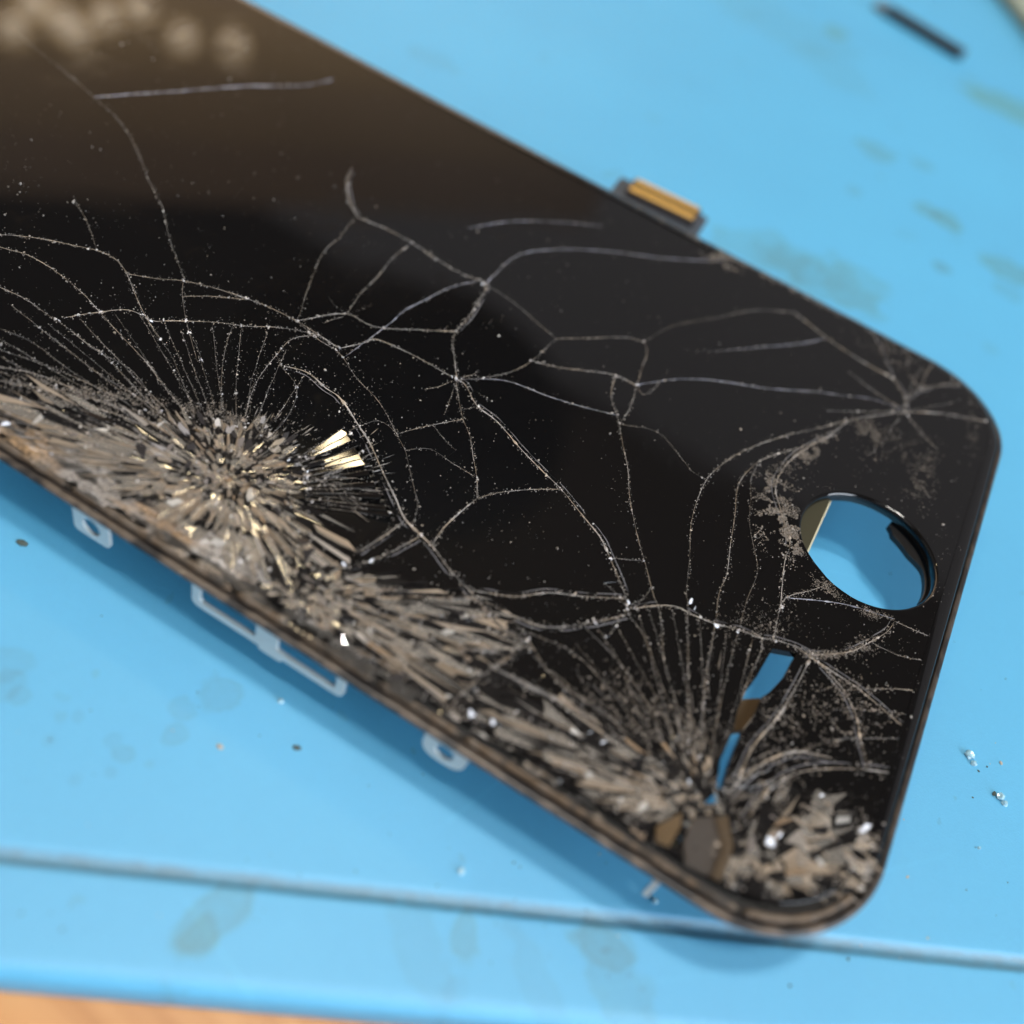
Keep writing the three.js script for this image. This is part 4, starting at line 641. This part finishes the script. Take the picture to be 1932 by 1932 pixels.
// ------------------------------------------------------------------ what the glass mirrors: a bulb, an added dark body, a warm wall with small bulbs
{
  const bulb = new THREE.Mesh(new THREE.SphereGeometry(.024, 24, 16), new THREE.MeshStandardMaterial({ color: 0xffffff, emissive: new THREE.Color().setRGB(1, .80, .48), emissiveIntensity: 60 }));
  bulb.name = 'pendant_bulb'; bulb.position.copy(lampSpot).multiplyScalar(MM); scene.add(bulb); tag(bulb, 'bare warm bulb hanging beyond the far long edge', 'bulb');
  const pl = new THREE.PointLight(new THREE.Color().setRGB(1, .80, .48), .10); pl.position.copy(bulb.position); pl.castShadow = true; scene.add(pl);
  // black round body, added to give the dark blot in the glass
  const sp = mirrored(760, 745, 1300).multiplyScalar(MM);
  const prof = []; for (let k = 0; k <= 24; k++) { const a = k / 24 * Math.PI; prof.push(new THREE.Vector2(.235 * Math.pow(Math.sin(a), .8), -.15 * Math.cos(a))); }
  const shade = new THREE.Mesh(new THREE.LatheGeometry(prof, 40), mat(.01, .01, .012, .9)); shade.name = 'lamp_shade'; shade.position.copy(sp); shade.rotation.x = .5; scene.add(shade); tag(shade, 'black round body added so that the glass mirrors a dark blot', 'dark body'); shade.castShadow = shade.receiveShadow = true;
  // warm boards with small bulbs
  const board = new THREE.Group(); board.name = 'wall_boards'; scene.add(board); tag(board, 'warm wooden wall boards lit by an added strip lamp', 'wall');
  const bc = mirrored(230, 20, 1700).multiplyScalar(MM), by = Math.atan2(-bc.x, -bc.z); board.position.set(bc.x, 0, bc.z); board.rotation.y = by;
  for (let k = 0; k < 9; k++) { const b = new THREE.Mesh(new THREE.BoxGeometry(1.9, .128, .02), mat(.31 + .04 * (k % 3), .235 + .03 * (k % 3), .18, .7)); b.name = 'board'; b.position.set(0, bc.y + .40 - .065 - k * .13, -.09); b.castShadow = b.receiveShadow = true; board.add(b); }
  const bm = new THREE.MeshStandardMaterial({ color: 0xffffff, emissive: new THREE.Color().setRGB(1, .72, .40), emissiveIntensity: .5 }), bg = new THREE.SphereGeometry(.013, 16, 12);
  for (const [px, py] of [[350, 78], [445, 92], [120, 45], [205, 40], [150, 70], [30, 62], [270, 20], [70, 15]]) {
    const p = mirrored(px, py, 1590).multiplyScalar(MM), b = new THREE.Mesh(bg, bm); b.name = numbered('string_bulb'); b.position.copy(p); scene.add(b); tag(b, 'small warm bulb hung before the wooden boards', 'bulb', 'string bulbs before the boards');
    const l = new THREE.PointLight(new THREE.Color().setRGB(1, .72, .40), .003); l.position.copy(p); l.castShadow = true; scene.add(l);
  }
  // strip lamp added below the mirrored view to brighten the boards
  const sc = new THREE.Color().setRGB(1, .84, .68), sg = new THREE.Group(); sg.name = 'strip_lamp'; scene.add(sg); tag(sg, 'long warm strip lamp added unseen to brighten the wooden boards', 'lamp');
  sg.position.set(bc.x, bc.y - .42, bc.z).addScaledVector(new THREE.Vector3(Math.sin(by), 0, Math.cos(by)), .16); sg.rotation.y = by;
  const sb = new THREE.Mesh(new THREE.BoxGeometry(1.5, .03, .05), new THREE.MeshStandardMaterial({ color: 0x777777, emissive: sc, emissiveIntensity: 10 })); sb.name = 'tube'; sb.position.set(0, -.025, .01); sg.add(sb);
  const sl = new THREE.RectAreaLight(sc, 54, 1.5, .05); sl.position.copy(sg.position); sl.lookAt(bc.x, bc.y - .22, bc.z); scene.add(sl);
  // dim ceiling, and a dark wall added to cut light from the viewer's side
  const ceil = new THREE.Mesh(new THREE.BoxGeometry(5, .05, 4.4), mat(.16, .14, .125, .9)); ceil.name = 'ceiling'; ceil.position.set(0, 2.1, -.25); scene.add(ceil); tag(ceil, 'dim brown ceiling over the table', null, null, 'structure');
  const wall = new THREE.Mesh(new THREE.BoxGeometry(5, 3, .05), mat(.06, .055, .05, .9)); wall.name = 'wall'; wall.position.set(0, .6, 1.35); scene.add(wall); tag(wall, 'dark wall added to cut light from the viewer side', null, null, 'structure');
}
{ // brown adhesive blocks bridging the slit
  const blk = (F, y, t, m, n) => { const s = new THREE.Shape(F.map(([a, b]) => { const [x, z] = at(a, b, y); return new THREE.Vector2(x, -z); })); mesh(n, new THREE.ExtrudeGeometry(s, { depth: t, bevelEnabled: true, bevelSize: .06, bevelThickness: .06, bevelSegments: 2 }).rotateX(-Math.PI / 2).translate(0, y - t, 0), m, phone); };
  const br = new THREE.MeshPhysicalMaterial({ color: new THREE.Color().setRGB(.16, .095, .035), roughness: .6, bumpMap: matteBump, bumpScale: .0003 });
  blk([[1380, 1322], [1440, 1318], [1425, 1372], [1372, 1380]], H - .45, .5, br, 'adhesive_block');
  blk([[1312, 1545], [1368, 1540], [1372, 1600], [1352, 1655], [1295, 1630], [1290, 1590]], H + .12, .3, new THREE.MeshPhysicalMaterial({ color: new THREE.Color().setRGB(.13, .10, .075), roughness: .5, bumpMap: matteBump, bumpScale: .0003 }), 'adhesive_pad');
  blk([[1352, 1545], [1372, 1540], [1382, 1600], [1358, 1660], [1345, 1652], [1365, 1600]], H + .2, .3, br, 'adhesive_pad');
  blk([[1240, 1560], [1285, 1535], [1282, 1560], [1262, 1595], [1240, 1585]], H + .16, .3, new THREE.MeshPhysicalMaterial({ color: new THREE.Color().setRGB(.26, .15, .05), roughness: .5, bumpMap: matteBump, bumpScale: .0003 }), 'adhesive_pad');
}
renderer.render(scene, camera);
